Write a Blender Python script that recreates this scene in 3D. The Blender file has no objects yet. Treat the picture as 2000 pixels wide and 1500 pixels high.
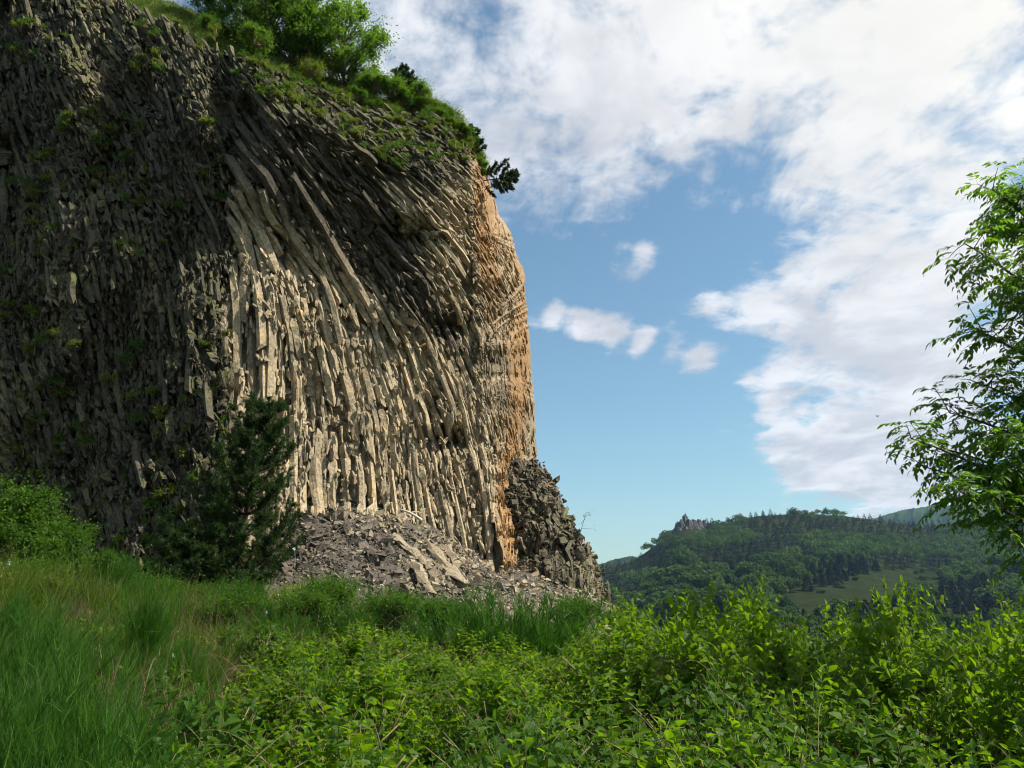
import bpy, math, random
import numpy as np
from mathutils import Vector

# ------------------------------------------------------------------ scene, camera, sky, sun
S = bpy.context.scene
COL = S.collection
R = math.radians
EYE = np.array([0.0, 0.0, 1.6])
PITCH = R(16.2)
FPX = 1511.0                                   # focal length in photo pixels (2000 wide)
cam_d = bpy.data.cameras.new('camera')
cam = bpy.data.objects.new('camera', cam_d)
COL.objects.link(cam)
cam.location = EYE
cam.rotation_euler = (R(90) + PITCH, 0, 0)
cam_d.sensor_width = 36
cam_d.lens = 36 * FPX / 2000
cam_d.clip_start = 0.05
cam_d.clip_end = 12000
S.camera = cam

SUN_AZ, SUN_EL = 99.0, 50.0                    # azimuth from +Y towards +X
sun_dir = np.array([math.cos(R(SUN_EL)) * math.sin(R(SUN_AZ)),
                    math.cos(R(SUN_EL)) * math.cos(R(SUN_AZ)), math.sin(R(SUN_EL))])
sun_d = bpy.data.lights.new('sun', 'SUN')
sun = bpy.data.objects.new('sun', sun_d)
COL.objects.link(sun)
sun_d.energy = 5.0
sun_d.angle = R(0.5)
sun_d.color = (1.0, 0.93, 0.80)
sun.rotation_euler = Vector(tuple(sun_dir)).to_track_quat('Z', 'Y').to_euler()

S.render.engine = 'CYCLES'
S.view_settings.view_transform = 'Standard'
S.view_settings.look = 'None'
S.view_settings.gamma = 1
S.view_settings.use_curve_mapping = False
S.view_settings.exposure = 0.75
cy = S.cycles
cy.filter_width = 1.1
cy.max_bounces = 3; cy.diffuse_bounces = 1; cy.glossy_bounces = 1
cy.transmission_bounces = 2; cy.transparent_max_bounces = 6; cy.volume_bounces = 0
cy.use_denoising = True
cy.use_adaptive_sampling = True; cy.adaptive_threshold = 0.02; cy.adaptive_min_samples = 16
cy.caustics_reflective = False; cy.caustics_refractive = False
cy.sample_clamp_indirect = 4.0


def ray(px, py):
    px = np.asarray(px, float); py = np.asarray(py, float)
    xc = (px - 1000) / FPX; yc = (750 - py) / FPX
    c, s = math.cos(PITCH), math.sin(PITCH)
    return np.stack(np.broadcast_arrays(xc, c - yc * s, s + yc * c), -1)


def at(px, py, D):
    """the point seen at photo pixel (px, py) that lies D metres ahead"""
    d = ray(px, py)
    return EYE + d * (np.asarray(D, float) / d[..., 1])[..., None]


class NT:
    """small helper to build node trees"""
    def __init__(s, tree): s.t = tree
    def n(s, kind, **kw):
        nd = s.t.nodes.new(kind)
        for k, v in kw.items(): setattr(nd, k, v)
        return nd
    def put(s, sock, v):
        if isinstance(v, bpy.types.NodeSocket): s.t.links.new(v, sock)
        elif v is not None: sock.default_value = v
    def m(s, op, a, b=None, c=None, clamp=False):
        nd = s.n('ShaderNodeMath', operation=op, use_clamp=clamp)
        s.put(nd.inputs[0], a)
        if b is not None: s.put(nd.inputs[1], b)
        if c is not None: s.put(nd.inputs[2], c)
        return nd.outputs[0]
    def vm(s, op, a, b=None, out=0):
        nd = s.n('ShaderNodeVectorMath', operation=op)
        s.put(nd.inputs[0], a)
        if b is not None: s.put(nd.inputs[3 if op == 'SCALE' else 1], b)
        return nd.outputs[out]
    def mr(s, v, a, b, c=0.0, d=1.0, smooth=True):
        nd = s.n('ShaderNodeMapRange', interpolation_type='SMOOTHSTEP' if smooth else 'LINEAR')
        for i, x in enumerate((v, a, b, c, d)): s.put(nd.inputs[i], x)
        return nd.outputs[0]
    def noise(s, vec, scale, detail=4, rough=0.55, dist=0.0, lac=2.0):
        nd = s.n('ShaderNodeTexNoise')
        if vec is not None: s.put(nd.inputs['Vector'], vec)
        s.put(nd.inputs['Scale'], scale); s.put(nd.inputs['Detail'], detail)
        s.put(nd.inputs['Roughness'], rough); s.put(nd.inputs['Distortion'], dist)
        s.put(nd.inputs['Lacunarity'], lac)
        return nd.outputs['Fac']
    def mix(s, f, a, b, mode='MIX'):
        nd = s.n('ShaderNodeMix', data_type='RGBA', blend_type=mode)
        s.put(nd.inputs[0], f)
        s.put(nd.inputs[6], a if not isinstance(a, tuple) else (*a[:3], 1))
        s.put(nd.inputs[7], b if not isinstance(b, tuple) else (*b[:3], 1))
        return nd.outputs[2]
    def rgb_scale(s, col, f):
        return s.vm('SCALE', col, f)


world = bpy.data.worlds.new('World')
S.world = world
world.use_nodes = True
world.node_tree.nodes.clear()
w = NT(world.node_tree)
sky = w.n('ShaderNodeTexSky', sky_type='NISHITA', sun_disc=False)
sky.sun_elevation = R(SUN_EL); sky.sun_rotation = R(SUN_AZ)
sky.altitude = 700; sky.air_density = 1.25; sky.dust_density = 1.6; sky.ozone_density = 1.6
SKY_K = 0.086
CLOUD_K = 0.70
geo = w.n('ShaderNodeTexCoord').outputs['Generated']
dirn = w.vm('NORMALIZE', geo)
sep = w.n('ShaderNodeSeparateXYZ'); w.put(sep.inputs[0], dirn)
zc = w.m('ADD', w.m('MAXIMUM', sep.outputs[2], 0.0), 0.16)
cmb = w.n('ShaderNodeCombineXYZ')
w.put(cmb.inputs[0], w.m('DIVIDE', sep.outputs[0], zc)); w.put(cmb.inputs[1], w.m('DIVIDE', sep.outputs[1], zc))
q = cmb.outputs[0]
mp = w.n('ShaderNodeMapping'); w.put(mp.inputs['Vector'], q)
mp.inputs['Rotation'].default_value = (0, 0, R(35)); mp.inputs['Scale'].default_value = (1.25, 0.8, 1)
qs = mp.outputs[0]
cover = w.m('MULTIPLY_ADD', w.noise(qs, 2.6, 6, 0.62, 0.3), 2.3, -0.61)
fine = w.noise(q, 11.0, 4, 0.62, 0.3)
cover = w.m('ADD', cover, w.m('MULTIPLY', w.m('SUBTRACT', fine, 0.5), 0.95))
wn = w.n('ShaderNodeTexNoise'); w.put(wn.inputs['Vector'], q); wn.inputs['Scale'].default_value = 2.6; wn.inputs['Detail'].default_value = 3
warp = w.vm('SCALE', w.vm('SUBTRACT', wn.outputs['Color'], (0.5, 0.5, 0.5)), 0.22)
wdir = w.vm('NORMALIZE', w.vm('ADD', dirn, warp))
# where the cloud sheet opens and closes (photo pixel, inner and outer radius in degrees, weight)
CLOUDS = [(1230, 640, 2, 15, -.40), (1470, 480, 1, 9, -.20), (1120, 440, 1, 8, -.16), (1150, 950, 4, 15, -.40), (1400, 920, 3, 12, -.20), (1060, 760, 3, 10, -.2), (1600, 930, 2, 11, .12), (1060, 616, .2, 1.8, .40), (1385, 710, .2, 2.2, .55), (1140, 634, .2, 1.8, .3), (1255, 672, .2, 1.6, .2), (1700, 1000, 2, 10, -.04),
          (1000, 130, 5, 15, .20), (1200, 130, 4, 14, .16), (1500, 180, 6, 15, .14), (1950, 120, 8, 20, .26), (1660, 740, 3, 10, .26), (1640, 330, 2, 7, -.14),
          (1850, 620, 4, 11, .18), (1110, 628, .2, 2.2, .50), (1170, 640, .2, 2.2, .48), (1225, 660, .2, 2.4, .54), (1285, 680, .2, 2.4, .54), (1345, 700, .2, 2.4, .60), (1225, 515, .2, 2.2, .48), (1265, 500, .2, 1.6, .26),
          (1350, 590, .2, 2.8, .34), (1440, 585, .3, 3.2, .38), (1530, 600, .3, 3.4, .34), (1560, 810, 1.0, 4.5, .26), (1680, 860, .6, 3.2, .26), (1600, 930, .6, 4.0, .22), (1780, 940, 1, 5, .26), (1480, 690, .3, 3, .2)]
lite = w.vm('NORMALIZE', w.vm('ADD', dirn, w.vm('SCALE', warp, 0.22)))
for (px, py, ri, ro, wt) in CLOUDS:
    c = ray(px, py); c = c / np.linalg.norm(c)
    dt = w.vm('DOT_PRODUCT', wdir if ro > 6 else lite, tuple(c), out=1)
    cover = w.m('ADD', cover, w.mr(dt, math.cos(R(ro)), math.cos(R(ri)), 0.0, wt))
dens = w.mr(cover, 0.33, 0.93)
thick = w.mr(cover, 0.62, 1.05)
tosun = w.vm('DOT_PRODUCT', dirn, tuple(sun_dir), out=1)
glow = w.mr(tosun, 0.30, 0.84, 0.0, 1.0)                       # clouds scatter sunlight forwards
shade = w.noise(w.vm('ADD', q, (3.1, 1.7, 0)), 4.0, 4, 0.6, 0.3)
cl = w.mix(w.mr(shade, 0.35, 0.68), (0.50, 0.53, 0.60), (0.86, 0.87, 0.90))
cl = w.mix(w.m('MULTIPLY', thick, 0.30), cl, (0.58, 0.60, 0.65))
cl = w.mix(w.m('MULTIPLY', glow, 0.85), cl, (1.02, 0.98, 0.88))
skyc = w.vm('SCALE', sky.outputs[0], SKY_K)
skyc = w.vm('MULTIPLY', skyc, (0.86, 1.04, 1.0))
cl = w.vm('SCALE', cl, CLOUD_K)
out = w.mix(w.m('MULTIPLY', dens, 0.95), skyc, cl)
bg = w.n('ShaderNodeBackground'); w.put(bg.inputs[0], out); bg.inputs[1].default_value = 1.0
wo = w.n('ShaderNodeOutputWorld'); world.node_tree.links.new(bg.outputs[0], wo.inputs[0])
world.cycles.sampling_method = 'MANUAL'; world.cycles.sample_map_resolution = 512

# ------------------------------------------------------------------ numpy helpers
rng = np.random.default_rng(11)


def _hash(ix, iy, iz, seed):
    h = (ix.astype(np.int64) * 374761393 + iy.astype(np.int64) * 668265263 + iz.astype(np.int64) * 2147483647 + seed * 974634777) & 0xFFFFFFFF
    h = ((h ^ (h >> 13)) * 1274126177) & 0xFFFFFFFF
    h = ((h ^ (h >> 16)) * 2246822519) & 0xFFFFFFFF
    return ((h ^ (h >> 15)) & 0xFFFFFF) / float(0xFFFFFF)


def vnoise(P, seed=0):
    P = np.asarray(P, float)
    if P.shape[-1] == 2: P = np.concatenate([P, np.zeros(P.shape[:-1] + (1,))], -1)
    i = np.floor(P).astype(np.int64); f = P - i; f = f * f * (3 - 2 * f)
    r = 0
    for dx in (0, 1):
        wx = f[..., 0] if dx else 1 - f[..., 0]
        for dy in (0, 1):
            wy = f[..., 1] if dy else 1 - f[..., 1]
            for dz in (0, 1):
                wz = f[..., 2] if dz else 1 - f[..., 2]
                r = r + wx * wy * wz * _hash(i[..., 0] + dx, i[..., 1] + dy, i[..., 2] + dz, seed)
    return r


def fbm(P, seed=0, oct=4, gain=0.5):
    a, r, t = 1.0, 0, 0
    P = np.asarray(P, float)
    for k in range(oct):
        r = r + a * vnoise(P * 2 ** k, seed + 17 * k); t += a; a *= gain
    return r / t


def nrm(v):
    return v / np.maximum(np.linalg.norm(v, axis=-1, keepdims=True), 1e-9)


def sstep(x, a, b):
    t = np.clip((x - a) / (b - a), 0, 1); return t * t * (3 - 2 * t)


def mesh_np(name, V, faces, mats, smooth=False, attrs=None, fmat=None):
    """faces: list of int arrays (n,3) or (n,4)"""
    me = bpy.data.meshes.new(name)
    V = np.ascontiguousarray(V, np.float32).reshape(-1, 3)
    faces = [np.asarray(f, np.int32) for f in faces if len(f)]
    me.vertices.add(len(V)); me.vertices.foreach_set('co', V.ravel())
    nl = sum(f.size for f in faces); nf = sum(len(f) for f in faces)
    me.loops.add(nl); me.loops.foreach_set('vertex_index', np.concatenate([f.ravel() for f in faces]))
    me.polygons.add(nf)
    tot = np.concatenate([np.full(len(f), f.shape[1], np.int32) for f in faces])
    st = np.concatenate([[0], np.cumsum(tot)[:-1]]).astype(np.int32)
    me.polygons.foreach_set('loop_start', st)
    if fmat is not None: me.polygons.foreach_set('material_index', np.asarray(fmat, np.int32))
    me.polygons.foreach_set('use_smooth', np.full(nf, bool(smooth)))
    for m_ in (mats if isinstance(mats, (list, tuple)) else [mats]): me.materials.append(m_)
    for k, a in (attrs or {}).items():
        at_ = me.attributes.new(k, 'FLOAT_COLOR', 'POINT')
        a = np.asarray(a, np.float32)
        a4 = np.concatenate([a, np.ones((len(a), 1), np.float32)], 1) if a.shape[1] == 3 else a
        at_.data.foreach_set('color', np.ascontiguousarray(a4, np.float32).ravel())
    me.update(calc_edges=True)
    return me


def link(name, me, parent=None, **props):
    o = bpy.data.objects.new(name, me)
    COL.objects.link(o)
    if parent is not None: o.parent = parent
    for k, v in props.items(): o[k] = v
    return o


def empty(name, loc=(0, 0, 0), **props):
    o = link(name, None, **props); o.location = tuple(loc); o.empty_display_size = 0.2
    return o


def copy_tree(o, parent=None):
    c = o.copy(); COL.objects.link(c)
    if parent is not None: c.parent = parent
    for ch in list(o.children): copy_tree(ch, c)
    return c


def grid_faces(nr, nc):
    i = np.arange(nr * nc).reshape(nr, nc)
    return np.stack([i[:-1, :-1], i[1:, :-1], i[1:, 1:], i[:-1, 1:]], -1).reshape(-1, 4)


def interp(x, pts):
    p = np.array(pts, float); return np.interp(x, p[:, 0], p[:, 1])


# ------------------------------------------------------------------ materials
def new_mat(name):
    m_ = bpy.data.materials.new(name); m_.use_nodes = True; m_.node_tree.nodes.clear()
    return m_, NT(m_.node_tree)


def finish(n_, shader):
    o = n_.n('ShaderNodeOutputMaterial'); n_.t.links.new(shader, o.inputs[0])


def rock_material():
    m_, n_ = new_mat('basalt')
    pos = n_.n('ShaderNodeNewGeometry')
    P = pos.outputs['Position']; isl = pos.outputs['Random Per Island']
    att = n_.n('ShaderNodeAttribute', attribute_name='mask')
    sp = n_.n('ShaderNodeSeparateColor'); n_.put(sp.inputs[0], att.outputs['Color'])
    tan, ora, moss = sp.outputs
    n1 = n_.noise(P, 1.7, 3, 0.6); n2 = n_.noise(P, 9.0, 4, 0.65); n3 = n_.noise(P, 45.0, 2, 0.6)
    mpv = n_.n('ShaderNodeMapping'); n_.put(mpv.inputs[0], P); mpv.inputs['Scale'].default_value = (5, 5, 0.5)
    streak = n_.noise(mpv.outputs[0], 1.0, 3, 0.6)
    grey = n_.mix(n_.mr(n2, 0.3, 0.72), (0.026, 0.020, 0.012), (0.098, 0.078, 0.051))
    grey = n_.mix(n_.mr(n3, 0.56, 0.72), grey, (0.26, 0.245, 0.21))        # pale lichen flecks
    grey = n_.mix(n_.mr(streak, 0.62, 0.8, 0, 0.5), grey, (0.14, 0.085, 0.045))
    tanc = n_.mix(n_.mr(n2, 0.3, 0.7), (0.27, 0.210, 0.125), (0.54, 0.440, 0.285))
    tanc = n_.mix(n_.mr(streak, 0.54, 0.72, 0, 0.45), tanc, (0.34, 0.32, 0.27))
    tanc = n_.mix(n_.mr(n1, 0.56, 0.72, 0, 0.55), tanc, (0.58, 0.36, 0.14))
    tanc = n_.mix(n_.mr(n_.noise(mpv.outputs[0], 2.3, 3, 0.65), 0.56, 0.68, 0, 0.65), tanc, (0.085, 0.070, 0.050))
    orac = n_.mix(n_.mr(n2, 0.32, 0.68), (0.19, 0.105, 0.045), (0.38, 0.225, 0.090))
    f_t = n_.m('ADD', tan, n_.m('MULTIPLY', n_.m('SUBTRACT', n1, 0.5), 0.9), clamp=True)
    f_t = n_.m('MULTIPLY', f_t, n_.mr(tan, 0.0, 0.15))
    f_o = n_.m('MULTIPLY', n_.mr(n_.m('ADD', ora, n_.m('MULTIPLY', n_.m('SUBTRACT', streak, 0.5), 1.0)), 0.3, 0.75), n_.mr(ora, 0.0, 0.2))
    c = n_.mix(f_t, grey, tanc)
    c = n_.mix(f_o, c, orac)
    c = n_.mix(1.0, c, n_.mix(isl, (0.68, 0.68, 0.68), (1.15, 1.13, 1.1)), 'MULTIPLY')
    sepn = n_.n('ShaderNodeSeparateXYZ'); n_.put(sepn.inputs[0], pos.outputs['Normal'])
    fm = n_.m('MULTIPLY', moss, n_.m('MULTIPLY', n_.mr(sepn.outputs[2], -0.25, 0.5), n_.mr(n_.noise(P, 2.6, 3, 0.65), 0.42, 0.58)))
    c = n_.mix(fm, c, n_.mix(n2, (0.045, 0.060, 0.010), (0.15, 0.155, 0.030)))
    bs = n_.n('ShaderNodeBsdfPrincipled')
    n_.put(bs.inputs['Base Color'], c); bs.inputs['Roughness'].default_value = 0.82
    bs.inputs['Specular IOR Level'].default_value = 0.35
    bp = n_.n('ShaderNodeBump'); bp.inputs['Strength'].default_value = 0.9; bp.inputs['Distance'].default_value = 0.05
    n_.put(bp.inputs['Height'], n_.noise(P, 11.0, 4, 0.7))
    n_.put(bs.inputs['Normal'], bp.outputs[0])
    finish(n_, bs.outputs[0])
    return m_


def leaf_material(name, dark, light, trans, tfac=0.45, rough=0.42, yellow=None, spec=0.15, tint=False):
    m_, n_ = new_mat(name)
    g = n_.n('ShaderNodeNewGeometry'); oi = n_.n('ShaderNodeObjectInfo')
    rnd = g.outputs['Random Per Island']
    c = n_.mix(rnd, dark, light)
    if yellow: c = n_.mix(n_.mr(rnd, 0.88, 1.0, 0, 0.7), c, yellow)
    if tint:
        ta = n_.n('ShaderNodeAttribute', attribute_name='tint')
        tv = n_.m('FRACT', n_.m('ADD', oi.outputs['Random'], ta.outputs['Fac']))
        c = n_.mix(1.0, c, n_.mix(tv, (0.45, 0.55, 0.6), (1.75, 1.5, 1.25)), 'MULTIPLY')
    else: c = n_.mix(1.0, c, n_.mix(oi.outputs['Random'], (0.82, 0.86, 0.9), (1.12, 1.06, 1.0)), 'MULTIPLY')
    bs = n_.n('ShaderNodeBsdfPrincipled'); n_.put(bs.inputs['Base Color'], c)
    bs.inputs['Roughness'].default_value = rough; bs.inputs['Specular IOR Level'].default_value = spec
    tr = n_.n('ShaderNodeBsdfTranslucent'); n_.put(tr.inputs[0], n_.mix(n_.m('MULTIPLY', rnd, 0.5), trans, light))
    mx = n_.n('ShaderNodeMixShader'); mx.inputs[0].default_value = tfac
    n_.t.links.new(bs.outputs[0], mx.inputs[1]); n_.t.links.new(tr.outputs[0], mx.inputs[2])
    finish(n_, mx.outputs[0])
    return m_


def plain_material(name, a, b, scale=6.0, rough=0.85, bump=0.4, dist=0.02, spec=0.3):
    m_, n_ = new_mat(name)
    P = n_.n('ShaderNodeNewGeometry').outputs['Position']
    n1 = n_.noise(P, scale, 6, 0.62)
    bs = n_.n('ShaderNodeBsdfPrincipled'); n_.put(bs.inputs['Base Color'], n_.mix(n_.mr(n1, 0.3, 0.7), a, b))
    bs.inputs['Roughness'].default_value = rough; bs.inputs['Specular IOR Level'].default_value = spec
    bp = n_.n('ShaderNodeBump'); bp.inputs['Strength'].default_value = bump; bp.inputs['Distance'].default_value = dist
    n_.put(bp.inputs['Height'], n1); n_.put(bs.inputs['Normal'], bp.outputs[0])
    finish(n_, bs.outputs[0])
    return m_


M_ROCK = rock_material()
M_STONE = None


def stone_material():
    m_, n_ = new_mat('broken_stone')
    g_ = n_.n('ShaderNodeNewGeometry'); P = g_.outputs['Position']; isl = g_.outputs['Random Per Island']
    att = n_.n('ShaderNodeAttribute', attribute_name='mask')
    sp = n_.n('ShaderNodeSeparateColor'); n_.put(sp.inputs[0], att.outputs['Color'])
    n2 = n_.noise(P, 14.0, 3, 0.65)
    gr = n_.mix(n_.mr(n2, 0.3, 0.7), (0.042, 0.034, 0.025), (0.125, 0.103, 0.076))
    tn = n_.mix(n_.mr(n2, 0.3, 0.7), (0.16, 0.128, 0.082), (0.32, 0.262, 0.17))
    c = n_.mix(n_.mr(n_.m('ADD', sp.outputs[0], n_.m('MULTIPLY', n_.m('SUBTRACT', isl, 0.5), 0.8)), 0.25, 0.75), gr, tn)
    c = n_.mix(1.0, c, n_.mix(isl, (0.6, 0.6, 0.62), (1.25, 1.22, 1.18)), 'MULTIPLY')
    bs = n_.n('ShaderNodeBsdfPrincipled'); n_.put(bs.inputs['Base Color'], c); bs.inputs['Roughness'].default_value = 0.8
    bp = n_.n('ShaderNodeBump'); bp.inputs['Strength'].default_value = 0.6; bp.inputs['Distance'].default_value = 0.02
    n_.put(bp.inputs['Height'], n2); n_.put(bs.inputs['Normal'], bp.outputs[0])
    finish(n_, bs.outputs[0])
    return m_


M_STONE = stone_material()
M_SOIL = plain_material('ground_cover', (0.022, 0.026, 0.010), (0.055, 0.062, 0.022), 3.0, spec=0.0)
M_TURF = plain_material('turf', (0.035, 0.05, 0.012), (0.085, 0.10, 0.028), 2.0, spec=0.0)
M_HILL = plain_material('hill_ground', (0.012, 0.019, 0.007), (0.026, 0.033, 0.012), 0.12, bump=0.0, spec=0.0)
M_FAR = plain_material('far_woodland', (0.018, 0.034, 0.016), (0.045, 0.075, 0.025), 0.05, bump=0.0, spec=0.0)
M_BARK = plain_material('bark', (0.05, 0.038, 0.026), (0.13, 0.105, 0.075), 14.0)
M_TWIG = plain_material('twig', (0.10, 0.085, 0.04), (0.20, 0.17, 0.08), 20.0)
M_DEADWOOD = plain_material('bleached_wood', (0.42, 0.38, 0.31), (0.62, 0.57, 0.48), 12.0)
M_CRAG = plain_material('grey_crag', (0.026, 0.026, 0.026), (0.075, 0.072, 0.068), 0.25, bump=0.5, dist=1.0)
L_SHRUB = leaf_material('shrub_leaf', (0.020, 0.064, 0.004), (0.090, 0.175, 0.006), (0.23, 0.42, 0.005), 0.45, 0.5, (0.25, 0.29, 0.012))
L_SHRUBB = leaf_material('bramble_leaf', (0.018, 0.060, 0.006), (0.060, 0.125, 0.012), (0.13, 0.27, 0.010), 0.36, 0.5)
L_BROOM = leaf_material('broom_stem', (0.013, 0.050, 0.006), (0.050, 0.125, 0.010), (0.075, 0.24, 0.010), 0.36, 0.6)
L_GRASS = leaf_material('grass_blade', (0.026, 0.060, 0.006), (0.085, 0.14, 0.010), (0.12, 0.23, 0.008), 0.38, 0.6, (0.20, 0.17, 0.06))
L_DRY = leaf_material('dry_stem', (0.06, 0.042, 0.020), (0.19, 0.145, 0.075), (0.14, 0.10, 0.045), 0.25, 0.7)
L_BUSH = leaf_material('bush_leaf', (0.022, 0.065, 0.008), (0.075, 0.15, 0.016), (0.12, 0.26, 0.012), 0.38, 0.45)
L_TREE = leaf_material('tree_leaf', (0.034, 0.078, 0.010), (0.095, 0.165, 0.020), (0.18, 0.35, 0.02), 0.48, 0.5)
L_ASH = leaf_material('ash_leaflet', (0.026, 0.072, 0.008), (0.080, 0.155, 0.014), (0.22, 0.46, 0.012), 0.46, 0.42, spec=0.3)
L_PINE = leaf_material('pine_needle', (0.010, 0.028, 0.007), (0.045, 0.080, 0.020), (0.04, 0.10, 0.012), 0.25, 0.45)
L_WEED = leaf_material('weed_leaf', (0.055, 0.095, 0.014), (0.16, 0.20, 0.03), (0.22, 0.32, 0.02), 0.4, 0.5)
L_HILLA = leaf_material('hill_broadleaf', (0.019, 0.046, 0.013), (0.060, 0.108, 0.022), (0.08, 0.17, 0.022), 0.32, 0.6, spec=0.1, tint=True)
L_HILLB = leaf_material('hill_conifer', (0.010, 0.022, 0.014), (0.026, 0.045, 0.022), (0.02, 0.05, 0.015), 0.15, 0.6, spec=0.1, tint=True)
M_PETAL = plain_material('petal', (0.75, 0.75, 0.70), (0.85, 0.84, 0.80), 5.0, 0.6, 0.0)
M_BIRD = plain_material('feather', (0.02, 0.02, 0.02), (0.05, 0.05, 0.05), 30.0)


# ------------------------------------------------------------------ the cliff
CORNER = [(-200, 880), (250, 905), (330, 918), (600, 930), (800, 945), (1000, 962), (1100, 982), (1300, 1000)]
SIL = [(-200, 900), (250, 936), (300, 941), (330, 948), (380, 962), (420, 975), (455, 997), (500, 1010), (540, 1024), (600, 1028),
       (740, 1040), (800, 1044), (900, 1048), (1000, 1050), (1300, 1055)]
RIM = [(-300, -260), (-250, -240), (0, -120), (300, 12), (400, 62), (480, 105), (560, 138), (640, 168), (700, 196), (760, 206), (820, 208), (865, 228), (900, 262), (925, 288)]
def cornerf(py):
    py = np.asarray(py, float); return interp(py, CORNER) + 22 * (fbm(np.stack([py / 42.0, 0 * py + .5], -1), 15, 3) - .5)


D0 = [(-300, 29.6), (0, 27.7), (200, 26.6), (380, 25.65), (420, 25.5), (447, 25.75), (480, 26.15), (520, 26.65), (600, 27.65), (700, 28.85), (800, 30.0), (900, 31.4), (935, 31.9)]


def cliff_depth(px, py):
    px = np.asarray(px, float); py = np.asarray(py, float)
    C = cornerf(py); Sx = interp(py, SIL)
    pe = np.minimum(px, C) * 935.0 / C
    d = interp(pe, D0)
    t = np.clip((px - C) / np.maximum(Sx - C, 1), 0, 1.2)
    d = d + 8.0 * t ** 1.25 + 3.0 * np.maximum(t - 0.85, 0) / 0.15 * t
    d = d - np.where(px > C, 0.9 * (1 - np.clip(t, 0, 1)) * sstep(fbm(np.stack([py / 60.0, 0 * py], -1), 16, 2), .3, .7), 0) * sstep(py, 330, 420)      # the flank starts at a proud edge
    # overhang: the face comes forwards above a curved lower lip, and lies back again towards the rim
    inC = sstep(px, 440, 500) * (1 - sstep(px, C - 60, C + 5))
    low = 340 + 0.86 * (px - 440)                     # lower lip of the overhang, falling to the right
    low = np.where(px > 800, 650 - 0.9 * (px - 800), low)
    up = 170 + 0.40 * (px - 440)
    hh = np.clip((low + 40 - py) / np.maximum(low + 40 - up, 60), 0, 1)
    d = d - inC * 2.35 * hh ** 0.9
    rim = interp(pe, RIM)
    back = np.clip((np.maximum(up, rim + 40) - py) / 120.0, 0, 1.4)
    d = d + back * (1.6 * inC + 0.9)
    # the lit boss at the upper right
    d = d - 0.9 * np.exp(-(((px - 845) / 70) ** 2 + ((py - 420) / 80) ** 2))
    # foot of the face comes forwards a little
    d = d - 0.9 * sstep(py, 850, 1150) * (1 - sstep(px, C - 20, C + 40))
    # broad unevenness
    q = np.stack([px / 120.0, py / 170.0], -1)
    lw = 1 - sstep(px, 425, 470)
    d = d + (fbm(q, 5, 2) - 0.5) * (0.8 + 1.0 * lw) * (1 - 0.6 * np.clip(t, 0, 1))
    q = np.stack([px / 48.0, py / 110.0], -1)
    d = d + (fbm(q, 9, 2) - 0.5) * 0.7 * lw
    # recess right of the left wall and small caves
    for (cx, cy_, rx, ry, a) in ((476, 640, 24, 150, 0.8), (490, 215, 26, 60, 1.6), (20, 320, 26, 60, 1.2), (800, 455, 45, 20, 1.2),
                                 (880, 640, 30, 22, 0.9), (870, 862, 45, 22, 1.2), (845, 800, 14, 26, 0.9), (950, 1085, 16, 14, 0.8), (555, 470, 14, 30, 0.7),
                                 (15, 20, 30, 30, 0.8), (30, 940, 20, 30, 0.8)):
        d = d + a * np.exp(-(((px - cx) / rx) ** 2 + ((py - cy_) / ry) ** 2))
    return d


def cliff_pt(px, py): return at(px, py, cliff_depth(px, py))


def cliff_nrm(px, py, e=7.0, depth=cliff_depth):
    f = lambda x, y: at(x, y, depth(x, y))
    du = f(px + e, py) - f(px - e, py); dv = f(px, py + e) - f(px, py - e)
    n = nrm(np.cross(dv, du))
    return n * np.where(n[..., 1:2] > 0, -1, 1)


FLOW = np.array([(0, 100, 10), (0, 500, 2), (50, 850, 20), (100, 300, 18), (200, 180, 28), (250, 400, 12), (300, 700, 5), (350, 1000, 14), (300, 100, 26), (400, 250, 18),
                 (430, 600, 2), (500, 300, 36), (500, 430, 20), (500, 700, 0), (600, 150, 48), (560, 850, -2), (600, 480, 27), (620, 650, 12), (620, 900, -1), (700, 250, 52), (700, 400, 41),
                 (700, 550, 30), (700, 700, 14), (720, 900, 3), (800, 250, 56), (800, 350, 48), (800, 480, 42), (800, 600, 32), (800, 750, 18), (800, 950, 8), (870, 400, 42), (880, 550, 33),
                 (880, 700, 24), (880, 850, 14), (880, 1000, 12), (900, 300, 48), (965, 400, 9), (985, 700, 5), (1005, 1000, 1), (200, 950, 12), (100, 1000, 18)], float)


def flow(px, py):
    px = np.asarray(px, float); py = np.asarray(py, float)
    num = 0; den = 0
    for (x, y, a) in FLOW:
        wgt = 1.0 / (((px - x) ** 2 + (py - y) ** 2) / 1e4 + 0.05) ** 2
        num = num + wgt * a; den = den + wgt
    return np.radians(num / den)


def block(x, y, sx, sy, seed):
    f = flow(x, y); return fbm(np.stack([(x * np.cos(f) - y * np.sin(f)) / sx, (x * np.sin(f) + y * np.cos(f)) / sy], -1), seed, 2) - .5


def lip(px):        # border between the rubbly top band and the columns below it
    return interp(px, [(-300, -900), (440, -300), (450, 140), (480, 165), (560, 215), (640, 262), (720, 305), (780, 330), (850, 322), (930, 318), (1100, 330)])


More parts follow.
